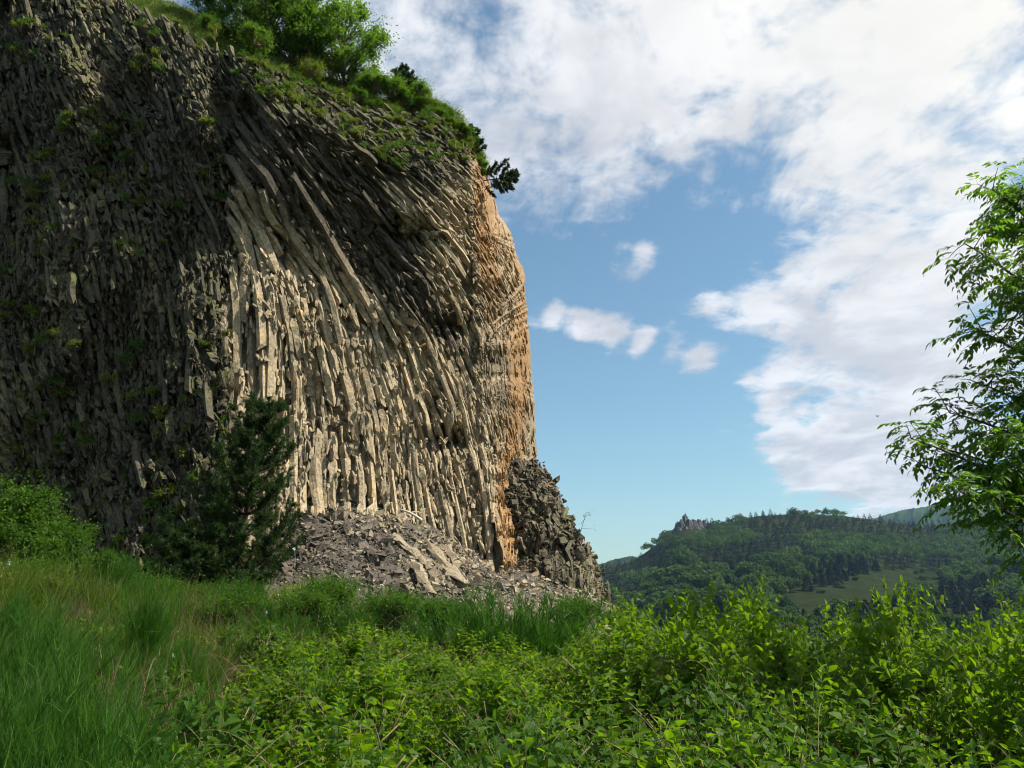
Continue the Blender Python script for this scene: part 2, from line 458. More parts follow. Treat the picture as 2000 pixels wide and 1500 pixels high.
def rock_mask(px, py):
    """tan, orange, moss"""
    C = cornerf(py)
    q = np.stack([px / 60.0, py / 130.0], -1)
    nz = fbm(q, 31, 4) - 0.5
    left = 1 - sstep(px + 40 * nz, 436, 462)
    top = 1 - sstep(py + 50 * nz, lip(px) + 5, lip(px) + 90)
    hang_shade = sstep((px - 440) * 0.80 - (py - 345) + 60 * nz, -20, 50) * (1 - sstep(px - 0.5 * (py - 400), 740, 800))      # shade of the overhang painted in, turning its tan columns dark grey
    tan = np.clip(1 - left - top - 0.95 * hang_shade, 0, 1) * (0.86 + 0.5 * nz)
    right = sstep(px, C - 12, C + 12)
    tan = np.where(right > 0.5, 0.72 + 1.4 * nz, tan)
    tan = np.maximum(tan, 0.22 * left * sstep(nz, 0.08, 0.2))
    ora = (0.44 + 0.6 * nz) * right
    for (cx, cy_, rx, ry, a) in ((990, 1000, 13, 100, 0.95), (1003, 930, 9, 70, 0.7), (885, 925, 14, 50, 0.55), (880, 1060, 10, 26, 0.5), (938, 420, 10, 90, 0.5), (960, 560, 16, 80, 0.3),
                                 (1005, 760, 18, 150, 0.36), (945, 380, 14, 90, 0.4), (177, 662, 6, 14, 0.9), (77, 235, 8, 12, 0.7), (10, 850, 14, 25, 0.5), (860, 420, 40, 60, 0.28), (240, 1080, 20, 30, 0.6),
                                 (1020, 660, 10, 90, 0.4), (700, 660, 40, 60, 0.2)):
        ora = ora + a * np.exp(-(((px - cx) / rx) ** 2 + ((py - cy_) / ry) ** 2))
    moss = np.clip(left * (0.7 + 1.2 * nz) + top * (0.85 + nz), 0, 1)
    moss = moss * (1 - right)
    return np.clip(np.stack(np.broadcast_arrays(tan, ora, moss), -1), 0, 1)


cliff = empty('cliff', at(600, 1150, 28), kind='structure', label='tall basalt cliff of fanning rock columns above the scree', category='cliff')
CL = np.array(cliff.location)
# solid rock behind the columns
NA, NB, NBACK = 560, 430, 10
a = np.linspace(0, 1, NA); b = np.linspace(0, 1, NB)
AA, BB = np.meshgrid(a, b)
aC = 0.86
rimA = interp(np.where(AA <= aC, -300 + AA / aC * 1225, 925), RIM) + np.where(AA > aC, (AA - aC) / (1 - aC) * 18, 0)
PY = rimA + (1240 - rimA) * BB
Cc = cornerf(PY); Ss = interp(PY, SIL)
PX = np.where(AA <= aC, -300 + (Cc + 300) * AA / aC, Cc + (Ss - Cc) * (AA - aC) / (1 - aC))
Pg = cliff_pt(PX, PY)
Ng = cliff_nrm(PX, PY)
fl = flow(PX, PY)
cr = PX * np.cos(fl) - PY * np.sin(fl); al = PX * np.sin(fl) + PY * np.cos(fl)
rid = fbm(np.stack([cr / 9.0, al / 70.0], -1), 77, 3)
rid2 = np.abs(fbm(np.stack([cr / 22.0, al / 120.0], -1), 78, 2) - 0.5) * 2
fin = fbm(Pg * 2.2, 79, 4)
lw = 1 - sstep(PX, 430, 470)
edge = 1 - sstep(PX, Cc - 20, Ss)
dis = (rid - 0.5) * 0.45 + rid2 * 0.28 + (fin - 0.5) * 0.4 - 0.30 * (1 - lw) * edge + lw * (block(PX, PY, 70, 190, 51) + block(PX, PY, 30, 60, 52) * .5 - 0.36)
dis *= np.where(PX > Cc, 0.35 + 0.3 * edge, 1)
Pg = Pg + Ng * dis[..., None]
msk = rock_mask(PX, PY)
# right flank turns away behind, rim turns back under the turf
backV = [Pg[:, -1]]
for k in range(1, NBACK + 1):
    p = Pg[:, -1] + np.array([-0.15, 1.0, 0]) * (k * 2.2); p[:, 0] -= 0.03 * k * k + 0.5 * fbm(p / 3, 5, 3)
    backV.append(p)
V = np.concatenate([Pg, np.stack(backV[1:], 1)], 1)
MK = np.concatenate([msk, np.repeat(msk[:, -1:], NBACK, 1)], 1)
top = V[0].copy()
rows = [top + np.array([0, 0.5 * k, 0.1 * k]) for k in (3, 2, 1)]
V = np.concatenate([np.stack(rows), V], 0); MK = np.concatenate([np.repeat(MK[:1], 3, 0), MK], 0)
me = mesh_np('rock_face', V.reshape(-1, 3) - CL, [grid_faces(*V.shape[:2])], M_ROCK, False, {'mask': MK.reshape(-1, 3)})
link('rock_face', me, cliff)
RIM_PTS = V[0, :, :]


def columns(x, y, rad, off, sides=6, wob=0.04, seed=0, taper=0.85, jag=0.08, depth=cliff_depth, sil=SIL, mask=rock_mask):
    """prisms swept along the given photo-space paths (n,K) laid on the face; returns vertices (n,K,sides,3) and masks"""
    g = np.random.default_rng(seed)
    n, K = x.shape
    D = depth(x[:, K // 2], y[:, K // 2])
    x = x + g.normal(0, 1, (n, K)) * (rad * FPX / D * wob)[:, None]
    # keep out of the sky
    Sx = interp(y, sil) - 3
    x = np.minimum(x, Sx)
    N = cliff_nrm(x, y, depth=depth)
    A = at(x, y, depth(x, y)) + N * off[:, None, None]
    T = nrm(np.gradient(A, axis=1))
    Bn = nrm(np.cross(T, N)); N2 = np.cross(Bn, T)
    ph = (np.arange(sides) / sides * 2 * np.pi)[None] + g.normal(0, 0.22, (n, sides)) + g.uniform(0, 6.28, (n, 1))
    rr = rad[:, None] * g.uniform(0.75, 1.2, (n, sides))
    rk = np.ones((n, K)) + g.normal(0, wob, (n, K)); rk[:, 0] *= taper * g.uniform(0.75, 1.05, n); rk[:, -1] *= taper * g.uniform(0.75, 1.05, n)
    ring = (np.cos(ph)[:, None, :, None] * Bn[:, :, None] + np.sin(ph)[:, None, :, None] * N2[:, :, None]) * (rr[:, None] * rk[:, :, None])[..., None]
    Vc = A[:, :, None] + ring
    # broken, slanted ends
    sl = g.normal(0, 0.7, (n, 2, sides)) * rad[:, None, None]
    Vc[:, 0] -= T[:, 0][:, None] * sl[:, 0][..., None]; Vc[:, -1] += T[:, -1][:, None] * sl[:, 1][..., None]
    Vc += g.normal(0, 1, Vc.shape) * (rad * jag * 0.5)[:, None, None, None]
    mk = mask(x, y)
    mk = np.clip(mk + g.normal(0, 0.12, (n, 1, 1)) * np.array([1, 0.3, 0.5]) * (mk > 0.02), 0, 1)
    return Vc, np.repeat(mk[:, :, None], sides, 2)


def prism_faces(K, sides):
    i = np.arange(K * sides).reshape(K, sides)
    qd = []
    for k in range(K - 1):
        for s in range(sides):
            qd.append((i[k, s], i[k, (s + 1) % sides], i[k + 1, (s + 1) % sides], i[k + 1, s]))
    tr = [(i[0, 0], i[0, s + 1], i[0, s]) for s in range(1, sides - 1)] + [(i[-1, 0], i[-1, s], i[-1, s + 1]) for s in range(1, sides - 1)]
    return np.array(qd), np.array(tr)


def join_prisms(name, groups, parent, mat, **props):
    Vs, Qs, Ts, Ms, o = [], [], [], [], 0
    for (Vc, mk) in groups:
        n, K, s = Vc.shape[:3]
        q_, t_ = prism_faces(K, s)
        base = o + np.arange(n)[:, None, None] * (K * s)
        Qs.append((q_[None] + base).reshape(-1, 4)); Ts.append((t_[None] + base).reshape(-1, 3))
        Vs.append(Vc.reshape(-1, 3)); Ms.append(mk.reshape(-1, 3)); o += n * K * s
    me = mesh_np(name, np.concatenate(Vs) - np.array(parent.location), [np.concatenate(Qs), np.concatenate(Ts)], mat, False, {'mask': np.concatenate(Ms)})
    return link(name, me, parent, **props)


def seeds(n, x0, x1, y0, y1, keep, g):
    X = g.uniform(x0, x1, n * 4); Y = g.uniform(y0, y1, n * 4)
    k = keep(X, Y); X, Y = X[k][:n], Y[k][:n]
    return X, Y


FGx = np.arange(-320, 1081, 10.0); FGy = np.arange(-300, 1301, 10.0)
FG = flow(*np.meshgrid(FGx, FGy, indexing='ij'))


def fflow(x, y):
    i = min(max((x + 320) / 10, 0), len(FGx) - 1.001); j = min(max((y + 300) / 10, 0), len(FGy) - 1.001)
    a_, b_ = int(i), int(j); f, h = i - a_, j - b_
    return (FG[a_, b_] * (1 - f) + FG[a_ + 1, b_] * f) * (1 - h) + (FG[a_, b_ + 1] * (1 - f) + FG[a_ + 1, b_ + 1] * f) * h


def streamlines(cand, dsep, inside, step=6.0, stop=0.6, wave=0.0, seed=0):
    """evenly spaced lines that follow the flow of the columns"""
    cells = {}; out_ = []; Cs = 10.0
    ph = np.random.default_rng(seed)

    def near(x, y, d):
        r_ = int(d // Cs) + 1; ci, cj = int(x // Cs), int(y // Cs); dd = d * d
        for i in range(ci - r_, ci + r_ + 1):
            for j in range(cj - r_, cj + r_ + 1):
                for (u, v) in cells.get((i, j), ()):
                    if (u - x) ** 2 + (v - y) ** 2 < dd: return True
        return False
    for (x0, y0) in cand:
        d0 = dsep(x0, y0)
        if not inside(x0, y0) or near(x0, y0, d0 * 0.92): continue
        ln = [(x0, y0)]
        p1, p2 = ph.uniform(0, 6.28, 2)
        for sg in (1, -1):
            x, y = x0, y0; part = []
            for k in range(400):
                f = fflow(x, y) + wave * math.sin(y * 0.045 + p1) + wave * math.sin(y * 0.11 + p2)
                x += sg * math.sin(f) * step; y += sg * math.cos(f) * step
                if not inside(x, y) or near(x, y, dsep(x, y) * stop): break
                part.append((x, y))
            ln = ln + part if sg == 1 else part[::-1] + ln
        if len(ln) < 3: continue
        for (x, y) in ln: cells.setdefault((int(x // Cs), int(y // Cs)), []).append((x, y))
        out_.append(np.array(ln))
    return out_


def cut(lines, lmin, lmed, lsig, K, g, gap=0.0):
    """cut lines into pieces and resample every piece to K points"""
    xs, ys, ls = [], [], []
    for ln in lines:
        sarc = np.concatenate([[0], np.cumsum(np.hypot(*np.diff(ln, axis=0).T))]); t = -g.uniform(0, lmed * 0.5)
        while t < sarc[-1] - 4:
            l_ = max(lmin, g.lognormal(math.log(lmed), lsig)); a0, a1 = max(t, 0), min(t + l_, sarc[-1]); t += l_
            if a1 - a0 < 5: continue
            tt = np.linspace(a0 - gap, a1 + gap, K)
            xs.append(np.interp(tt, sarc, ln[:, 0])); ys.append(np.interp(tt, sarc, ln[:, 1])); ls.append(a1 - a0)
    return np.array(xs), np.array(ys), np.array(ls)


def straight(X, Y, Lpx, K, g, tilt, flowf=None):
    f = (flow(X, Y) if flowf is None else flowf(X, Y)) + g.normal(0, tilt, len(X))
    t = np.linspace(-.5, .5, K)[None]
    return X[:, None] + np.sin(f)[:, None] * Lpx[:, None] * t, Y[:, None] + np.cos(f)[:, None] * Lpx[:, None] * t


g = np.random.default_rng(3)
# ---- fresh face: evenly spaced long columns
ds = lambda x, y: (17.5 if x < 600 else max(10.5, 17.5 - (x - 600) * 0.030)) * (1.0 if y > 420 else 0.85)
lipg = lip(np.arange(0, 1100.0)); corg = cornerf(np.arange(-300, 1400.0)); rimg = interp(np.arange(-300, 1100.0), RIM)
ins = lambda x, y: 451 < x < 960 and y < 1150 and y > lipg[int(x)] - 4 and x < corg[int(y) + 300] - 3
lines = streamlines(list(zip(*seeds(2600, 456, 960, 150, 1140, lambda x, y: x > 0, g))), ds, ins, 6.0, 0.62, 0.02, 1)
K = 7
x, y, ln = cut(lines, 20, 100, 0.65, K, g)
tl_ = g.normal(0, .022, len(x)) * ln; x = x + tl_[:, None] * np.linspace(-.5, .5, K)[None]
n = len(x); mx, my = x[:, K // 2], y[:, K // 2]
spm = np.array([ds(a_, b_) for a_, b_ in zip(mx, my)]) * cliff_depth(mx, my) / FPX
off = block(mx, my, 42, 120, 41) * 1.05 + g.normal(0, 0.12, n) - np.where(g.random(n) < 0.14, 0.34, 0.0)
rad = spm * 0.56 * g.uniform(0.85, 1.2, n)
Vc, mk = columns(x, y, rad, off, 6, 0.035, 101, taper=1.0, jag=0.10)
order = np.argsort(-(ln * rad * (0.8 + off)))
big, rest = order[:300], order[300:]
qf, tf = prism_faces(K, 6)
for i in big:
    c0 = Vc[i].reshape(-1, 3).mean(0)
    me = mesh_np('column', Vc[i].reshape(-1, 3) - c0, [qf, tf], M_ROCK, False, {'mask': mk[i].reshape(-1, 3)})
    o = link('column', me, cliff); o.location = tuple(c0 - CL)
groups = [(Vc[rest], mk[rest])]
# broken bits on and between them
X, Y = seeds(2600, 458, 950, 160, 1120, lambda x, y: (y > lip(x) - 10) & (x < cornerf(y) - 2), g)
xx, yy = straight(X, Y, g.uniform(4, 24, len(X)), 3, g, .16)
groups.append(columns(xx, yy, g.uniform(.03, .10, len(X)), block(X, Y, 42, 120, 41) * .95 + g.normal(.08, .12, len(X)), 5, .06, 102, jag=.28))
# ---- top band
ins = lambda x, y: 440 < x < 945 and y > rimg[int(x) + 300] + 9 and y < lipg[int(x)] + 14 and x < corg[int(y) + 300]
lines = streamlines(list(zip(*seeds(2200, 440, 945, 100, 345, lambda x, y: x > 0, g))), lambda x, y: 8.5, ins, 5.0, 0.6, 0.12, 2)
x, y, ln = cut(lines, 6, 17, 0.65, 4, g); mx, my = x[:, 2], y[:, 2]
groups.append(columns(x, y, g.uniform(.06, .14, len(x)), block(mx, my, 24, 50, 43) * .8 + g.normal(.0, .13, len(x)), 5, .1, 103, jag=.3))
# ---- right flank: fine vertical ribs
X, Y = seeds(2400, 900, 1050, 290, 1120, lambda x, y: (x > cornerf(y) - 6) & (x < interp(y, SIL) - 3), g)
xx, yy = straight(X, Y, g.uniform(5, 28, len(X)), 4, g, .06)
groups.append(columns(xx, yy, g.uniform(.04, .10, len(X)), g.normal(-.03, .05, len(X)), 5, .08, 104, jag=.25))
join_prisms('broken_columns', groups, cliff, M_ROCK, kind='stuff')
# ---- left wall: weathered columns of many sizes, ledges, chips
ins = lambda x, y: -280 < x < (448 if y > 130 else 462) and y < 1190 and y > rimg[int(x) + 300] + 8
dg = 7.5 + 12 * fbm(np.stack(np.meshgrid(np.arange(-300, 480, 10) / 130., np.arange(-300, 1300, 10) / 200., indexing='ij'), -1), 57, 2) ** 1.6
dl = lambda x, y: dg[int((x + 300) // 10), int((y + 300) // 10)]
lines = streamlines(list(zip(*seeds(7800, -280, 462, -250, 1190, lambda x, y: x > -999, g))), dl, ins, 6.0, 0.6, 0.05, 3)
x, y, ln = cut(lines, 6, 21, 0.85, 5, g); mx, my = x[:, 2], y[:, 2]
wd = np.array([dl(a_, b_) for a_, b_ in zip(mx, my)]) * cliff_depth(mx, my) / FPX
obl = block(mx, my, 70, 190, 51) * 1.0 + block(mx, my, 30, 60, 52) * .5
groups = [columns(x, y, wd * g.uniform(.45, .7, len(x)), obl + g.normal(0, .12, len(x)) - np.where(g.random(len(x)) < .18, .28, 0), 5, .07, 105, taper=1.0, jag=.22)]
X, Y = seeds(11500, -260, 450, -240, 1160, lambda x, y: (y > interp(x, RIM) + 10), g)
xx, yy = straight(X, Y, g.uniform(3, 15, len(X)), 3, g, .3)
groups.append(columns(xx, yy, g.uniform(.02, .08, len(X)), block(X, Y, 70, 190, 51) + block(X, Y, 30, 60, 52) * .5 + g.normal(.10, .08, len(X)), 5, .08, 106, jag=.35))
join_prisms('weathered_columns', groups, cliff, M_ROCK, kind='stuff')
def stones(P, size, g_, el=None, flat=0.6, long=1.7):
    """angular blocks: (n,14,3) = jittered box corners + face centres pushed in or out"""
    n = len(P)
    c = np.array([(x, y, z) for x in (-1, 1) for y in (-1, 1) for z in (-1, 1)], float)
    v = np.repeat(c[None], n, 0) * g_.uniform(0.45, 1.05, (n, 8, 3))
    dims = np.stack([g_.uniform(0.9, long, n), g_.uniform(0.6, 1.0, n), g_.uniform(0.3, flat + 0.25, n)], -1) * size[:, None] * 0.5
    v = v * dims[:, None]
    if el is None:
        M = nrm(g_.normal(size=(n, 3)) * np.array([1, 1, 0.45])); r2 = nrm(np.cross(M, g_.normal(size=(n, 3)) * np.array([0.6, 0.6, 1.2])))
        r3 = np.cross(M, r2)
    else: M, r2, r3 = el
    v = v[..., 0:1] * M[:, None] + v[..., 1:2] * r2[:, None] + v[..., 2:3] * r3[:, None]
    return P[:, None] + v


BOX_F = np.array([(0, 1, 3), (0, 3, 2), (4, 6, 7), (4, 7, 5), (0, 4, 5), (0, 5, 1), (2, 3, 7), (2, 7, 6), (0, 2, 6), (0, 6, 4), (1, 5, 7), (1, 7, 3)])

# ------------------------------------------------------------------ rock spur at the right foot of the cliff
SIL2 = [(880, 1036), (905, 1050), (925, 1072), (945, 1080), (962, 1090), (985, 1100), (1010, 1112), (1050, 1132), (1075, 1150), (1100, 1168), (1130, 1177), (1200, 1180), (1300, 1183)]


def spur_depth(px, py):
    t = np.clip((px - 990) / np.maximum(interp(py, SIL2) - 990, 5), 0, 1.1)
    d = 35.0 - 2.4 * (py - 905) / 300.0 + 3.5 * t ** 4
    return d + (fbm(np.stack([px / 45.0, py / 45.0], -1), 61, 4) - 0.5) * 2.4


def spur_flow(px, py): return np.radians(np.clip(12 - (py - 1100) * 0.05, 0, 40) + 0 * px)


def spur_mask(px, py):
    nz = fbm(np.stack([px / 30.0, py / 40.0], -1), 62, 3) - 0.5
    return np.clip(np.stack(np.broadcast_arrays(0.10 + 1.2 * nz * sstep(py, 1020, 1120), 0 * px, 0.35 + nz), -1), 0, 1)


spur = empty('rock_spur', at(1090, 1190, 33), kind='structure', label='dark rubbly rock spur at the right foot of the cliff', category='rock spur')
SPL = np.array(spur.location)
b_, a_ = np.meshgrid(np.linspace(0, 1, 150), np.linspace(0, 1, 110), indexing='ij')
PYs = 898 + 370 * b_; PXs = 975 + (interp(PYs, SIL2) - 975) * a_
Ps = at(PXs, PYs, spur_depth(PXs, PYs)); Ns = cliff_nrm(PXs, PYs, depth=spur_depth)
Ps = Ps + Ns * ((fbm(Ps * 1.6, 63, 4) - 0.5) * 0.9)[..., None] * (1 - sstep(a_, 0.93, 1))[..., None]
bk = np.stack([Ps[:, -1] + np.array([-0.4 * k, 1.6 * k, -0.1 * k * k]) for k in range(1, 7)], 1)
tp = np.stack([np.concatenate([Ps[0], bk[0]]) + np.array([0, 1.3 * k, -0.05 * k]) for k in (4, 3, 2, 1)])
Vs = np.concatenate([tp, np.concatenate([Ps, bk], 1)], 0)
mks = np.concatenate([spur_mask(PXs, PYs), np.repeat(spur_mask(PXs, PYs)[:, -1:], 6, 1)], 1); mks = np.concatenate([np.repeat(mks[:1], 4, 0), mks], 0)
link('rock_face', mesh_np('spur_face', Vs.reshape(-1, 3) - SPL, [grid_faces(*Vs.shape[:2])], M_ROCK, False, {'mask': mks.reshape(-1, 3)}), spur)
g = np.random.default_rng(8)
X, Y = seeds(420, 1030, 1178, 1090, 1230, lambda x, y: x < interp(y, SIL2) - 3, g)
xx, yy = straight(X, Y, g.uniform(20, 70, len(X)), 4, g, .05, lambda x, y: 0 * x + .03)
jp = [columns(xx, yy, g.uniform(.07, .14, len(X)), g.normal(-.02, .12, len(X)), 6, .05, 202, jag=.12, depth=spur_depth, sil=SIL2, mask=spur_mask)]
X, Y = seeds(420, 1000, 1150, 915, 1120, lambda x, y: x < interp(y, SIL2) - 3, g)
xx, yy = straight(X, Y, g.uniform(8, 26, len(X)), 3, g, .5, spur_flow)
jp.append(columns(xx, yy, g.uniform(.06, .16, len(X)), g.normal(0, .15, len(X)), 5, .08, 203, jag=.3, depth=spur_depth, sil=SIL2, mask=spur_mask))
join_prisms('broken_columns', jp, spur, M_ROCK, kind='stuff')
X, Y = seeds(5600, 985, 1180, 900, 1250, lambda x, y: x < interp(y, SIL2) - 1, g)
sz = np.clip(.07 * g.pareto(2.4, len(X)) + .09, .08, .5)
Vst = stones(at(X, Y, spur_depth(X, Y)) + cliff_nrm(X, Y, depth=spur_depth) * g.normal(.05, .12, (len(X), 1)), sz, g)
Fr = (np.arange(len(X))[:, None, None] * 8 + BOX_F[None]).reshape(-1, 3)
link('rubble', mesh_np('rubble', Vst.reshape(-1, 3) - SPL, [Fr], M_ROCK, False, {'mask': np.repeat(spur_mask(X, Y), 8, 0)}), spur, kind='stuff')

# ------------------------------------------------------------------ ground
GC = np.array([(0, 0, 0), (0, -10, -.5), (3, 4, 0), (-3, 4, 0.1), (0, 8, 0.15), (5, 8, 0.1), (-5, 8, .45), (-9, 8, .9), (0, 13, .3), (-5, 13, .9), (-10, 14, 1.9), (-15, 16, 2.9), (0, 18, .7),
               (-4, 19, 1.1), (-8, 20, 1.6), (-12, 22, 2.2), (-18, 24, 3.5), (2, 22, .9), (4, 28, 1.0), (4, 33, 0.6), (7, 13, -.6), (10, 18, -3.5), (8, 26, -4), (12, 12, -1), (14, 30, -10), (20, 20, -9),
               (8, 40, -7), (20, 50, -20), (-20, 10, 2.5), (-10, 0, .5), (10, 0, -.5), (20, 0, -3), (-25, 30, 5), (0, 32, 2), (-10, 28, 3), (-18, 30, 5), (40, 40, -28), (40, 0, -12), (-40, 0, 3), (0, -40, -4), (30, 70, -30)], float)


def ground_z(x, y):
    num = 0; den = 0
    for (cx, cy_, z) in GC:
        wg = 1.0 / (((x - cx) ** 2 + (y - cy_) ** 2) + 1.5) ** 2
        num = num + wg * z; den = den + wg
    h = num / den
    r = np.hypot(x, y)
    far = sstep(r, 40, 130)
    return h * (1 - far) + far * (-34.0) + (fbm(np.stack([x, y], -1) / 1.3, 90, 3) - 0.5) * 0.18


rr = np.concatenate([[0.0], np.geomspace(0.4, 4200, 150)]); th = np.linspace(0, 2 * np.pi, 241)
RRg, TH = np.meshgrid(rr, th, indexing='ij')
gx, gy = RRg * np.cos(TH), RRg * np.sin(TH)
Vg = np.stack([gx, gy, ground_z(gx, gy)], -1)
link('ground', mesh_np('ground', Vg.reshape(-1, 3), [grid_faces(*gx.shape)], M_SOIL, True), kind='structure', label='sloping ground under the undergrowth', category='ground')


# ------------------------------------------------------------------ plant building blocks
def frames(d, g_):
    d = nrm(d); r_ = g_.normal(size=d.shape)
    s_ = nrm(np.cross(d, r_)); return d, s_, np.cross(s_, d)


def lozenges(P, d, L, W, g_, up=None, fold=0.18):
    """simple two-triangle leaves"""
    n = len(P); L = np.broadcast_to(L, n)[:, None]; W = np.broadcast_to(W, n)[:, None]
    d, s_, u = frames(d, g_)
    if up is not None:
        s_ = nrm(np.cross(d, up + 0.35 * g_.normal(size=d.shape))); u = np.cross(s_, d)
    V = np.stack([P, P + d * L * 0.45 + s_ * W * 0.5 + u * W * fold, P + d * L, P + d * L * 0.45 - s_ * W * 0.5 + u * W * fold], 1)
    f = np.arange(n)[:, None, None] * 4 + np.array([[0, 1, 2], [0, 2, 3]])[None]
    return V.reshape(-1, 3), f.reshape(-1, 3)


LEAF_F = np.array([(0, 1, 4), (1, 2, 5), (1, 5, 4), (2, 3, 5), (0, 6, 1), (1, 6, 7), (1, 7, 2), (2, 7, 3)])


def leaves(P, d, L, W, g_, up, droop=0.25, fold=0.22):
    """pointed oval leaves with a folded midrib, eight triangles each"""
    n = len(P); L = np.broadcast_to(L, n)[:, None]; W = np.broadcast_to(W, n)[:, None]
    d = nrm(d); s_ = nrm(np.cross(d, up)); u = np.cross(s_, d)
    dr = droop * g_.uniform(0.4, 1.6, (n, 1))
    p = lambda t, sd, lift: P + d * L * t + s_ * W * sd + u * (W * lift - L * dr * t * t)
    V = np.stack([P, p(.36, 0, 0), p(.72, 0, 0), p(1, 0, 0), p(.36, .5, fold), p(.72, .34, fold * .7), p(.36, -.5, fold), p(.72, -.34, fold * .7)], 1)
    f = np.arange(n)[:, None, None] * 8 + LEAF_F[None]
    return V.reshape(-1, 3), f.reshape(-1, 3)


def ribbons(P, d, L, W, g_, seg=3, bend=0.35, droop=0.0):
    """thin tapering blades"""
    n = len(P); d = nrm(d)
    L = np.broadcast_to(L, n); W = np.broadcast_to(W, n)
    s_ = nrm(np.cross(d, g_.normal(size=d.shape))); bd = g_.normal(size=d.shape) * bend
    bd[:, 2] -= droop
    rows = []
    for k in range(seg + 1):
        t = k / seg
        c = P + d * (L * t)[:, None] + bd * (L * t * t)[:, None]
        wd = (W * (1 - 0.85 * t))[:, None] * 0.5
        rows += [c - s_ * wd, c + s_ * wd]
    V = np.stack(rows, 1)
    f = []
    for k in range(seg): f += [(2 * k, 2 * k + 1, 2 * k + 3), (2 * k, 2 * k + 3, 2 * k + 2)]
    f = np.arange(n)[:, None, None] * (2 * seg + 2) + np.array(f)[None]
    return V.reshape(-1, 3), f.reshape(-1, 3)


class Geo:
    def __init__(s): s.V = []; s.F = []; s.n = 0
    def add(s, V, F):
        if len(V) == 0: return s
        s.V.append(np.asarray(V, float)); s.F.append(np.asarray(F) + s.n); s.n += len(V); return s
    def tube(s, pts, rad, sides=5):
        pts = np.asarray(pts, float); n = len(pts); rad = np.broadcast_to(rad, n)
        T = nrm(np.gradient(pts, axis=0)); ref = np.array([0.31, 0.17, 0.93])
        A = nrm(np.cross(T, ref)); B = np.cross(T, A)
        ph = np.arange(sides) / sides * 2 * np.pi
        V = pts[:, None] + (np.cos(ph)[None, :, None] * A[:, None] + np.sin(ph)[None, :, None] * B[:, None]) * rad[:, None, None]
        q_, t_ = prism_faces(n, sides)
        F = np.concatenate([q_[:, [0, 1, 2]], q_[:, [0, 2, 3]], t_])
        return s.add(V.reshape(-1, 3), F)
    def mesh(s, name, mat, smooth=False):
        return mesh_np(name, np.concatenate(s.V), [np.concatenate(s.F)], mat, smooth)


def bez(a, b, c, n=7):
    t = np.linspace(0, 1, n)[:, None]
    return (1 - t) ** 2 * np.asarray(a) + 2 * t * (1 - t) * np.asarray(b) + t * t * np.asarray(c)


def rand_dirs(n, g_, zmin=-1):
    v = nrm(g_.normal(size=(n * 4, 3))); v = v[v[:, 2] > zmin][:n]
    return v


# ------------------------------------------------------------------ scree
ST = [(520, 1030), (560, 1008), (600, 993), (650, 985), (700, 984), (780, 996), (850, 1026), (900, 1064), (960, 1091), (1010, 1113), (1100, 1146), (1190, 1182)]


def scree_depth(px, py):
    tpy = interp(px, ST)
    Dt = np.where(px < 960, cliff_depth(np.minimum(px, 960), tpy) + 0.3, 32.6)
    t = np.clip((py - tpy) / np.maximum(1300 - tpy, 20), 0, 1)
    d = Dt + (17.0 - Dt) * t ** 0.9
    return d + (fbm(np.stack([px / 60.0, py / 40.0], -1), 71, 3) - 0.5) * 1.2 * np.clip(t * 5, 0, 1)


def scree_pt(px, py): return at(px, py, scree_depth(px, py))


def scree_mask(px, py):
    m = 0.15 + 0.75 * np.exp(-(((px - 860) / 75) ** 2 + ((py - 1090) / 60) ** 2)) + 0.5 * np.exp(-(((px - 760) / 110) ** 2 + ((py - 1015) / 30) ** 2))
    m = m + 0.35 * sstep(px, 860, 1000)
    return m


scree = empty('scree_slope', at(800, 1200, 22), kind='structure', label='slope of broken grey stones at the foot of the cliff', category='scree')
SCL = np.array(scree.location)
b_, a_ = np.meshgrid(np.linspace(0, 1, 110), np.linspace(0, 1, 190), indexing='ij')
PXs = 515 + 690 * a_; tp_ = interp(PXs, ST) - 6; PYs = tp_ + (1305 - tp_) * b_
Ps = scree_pt(PXs, PYs); Ps[..., 2] += (fbm(Ps * 2.5, 72, 3) - 0.5) * 0.3
mm = scree_mask(PXs, PYs)
link('rubble_bed', mesh_np('rubble_bed', Ps.reshape(-1, 3) - SCL, [grid_faces(*PXs.shape)], M_STONE, False, {'mask': np.repeat(mm.reshape(-1, 1), 3, 1)}), scree)


g = np.random.default_rng(21)
n = 19000
px = g.uniform(520, 1195, n); tpx = interp(px, ST); py = tpx - 2 + (1290 - tpx) * g.uniform(0, 1, n) ** 1.1
sz = np.clip(0.05 * g.pareto(2.3, n) + 0.055, 0.055, 0.33)
P = scree_pt(px, py); P[:, 2] += sz * 0.08
Vst = stones(P, sz, g)
mst = np.clip(scree_mask(px, py) + g.normal(0, 0.1, n), 0, 1)
vis = sz * (py < 1215) * (1 + 0.0 * px)
o_ = np.argsort(-vis); bigs, rests = o_[:292], o_[292:]
for i in bigs:
    c0 = Vst[i].mean(0)
    ob = link('stone', mesh_np('stone', Vst[i] - c0, [BOX_F], M_STONE, False, {'mask': np.full((8, 3), mst[i])}), scree); ob.location = tuple(c0 - SCL)
Fr = (np.arange(len(rests))[:, None, None] * 8 + BOX_F[None]).reshape(-1, 3)
link('small_stones', mesh_np('small_stones', Vst[rests].reshape(-1, 3) - SCL, [Fr], M_STONE, False, {'mask': np.repeat(np.repeat(mst[rests], 8)[:, None], 3, 1)}), scree, kind='stuff')
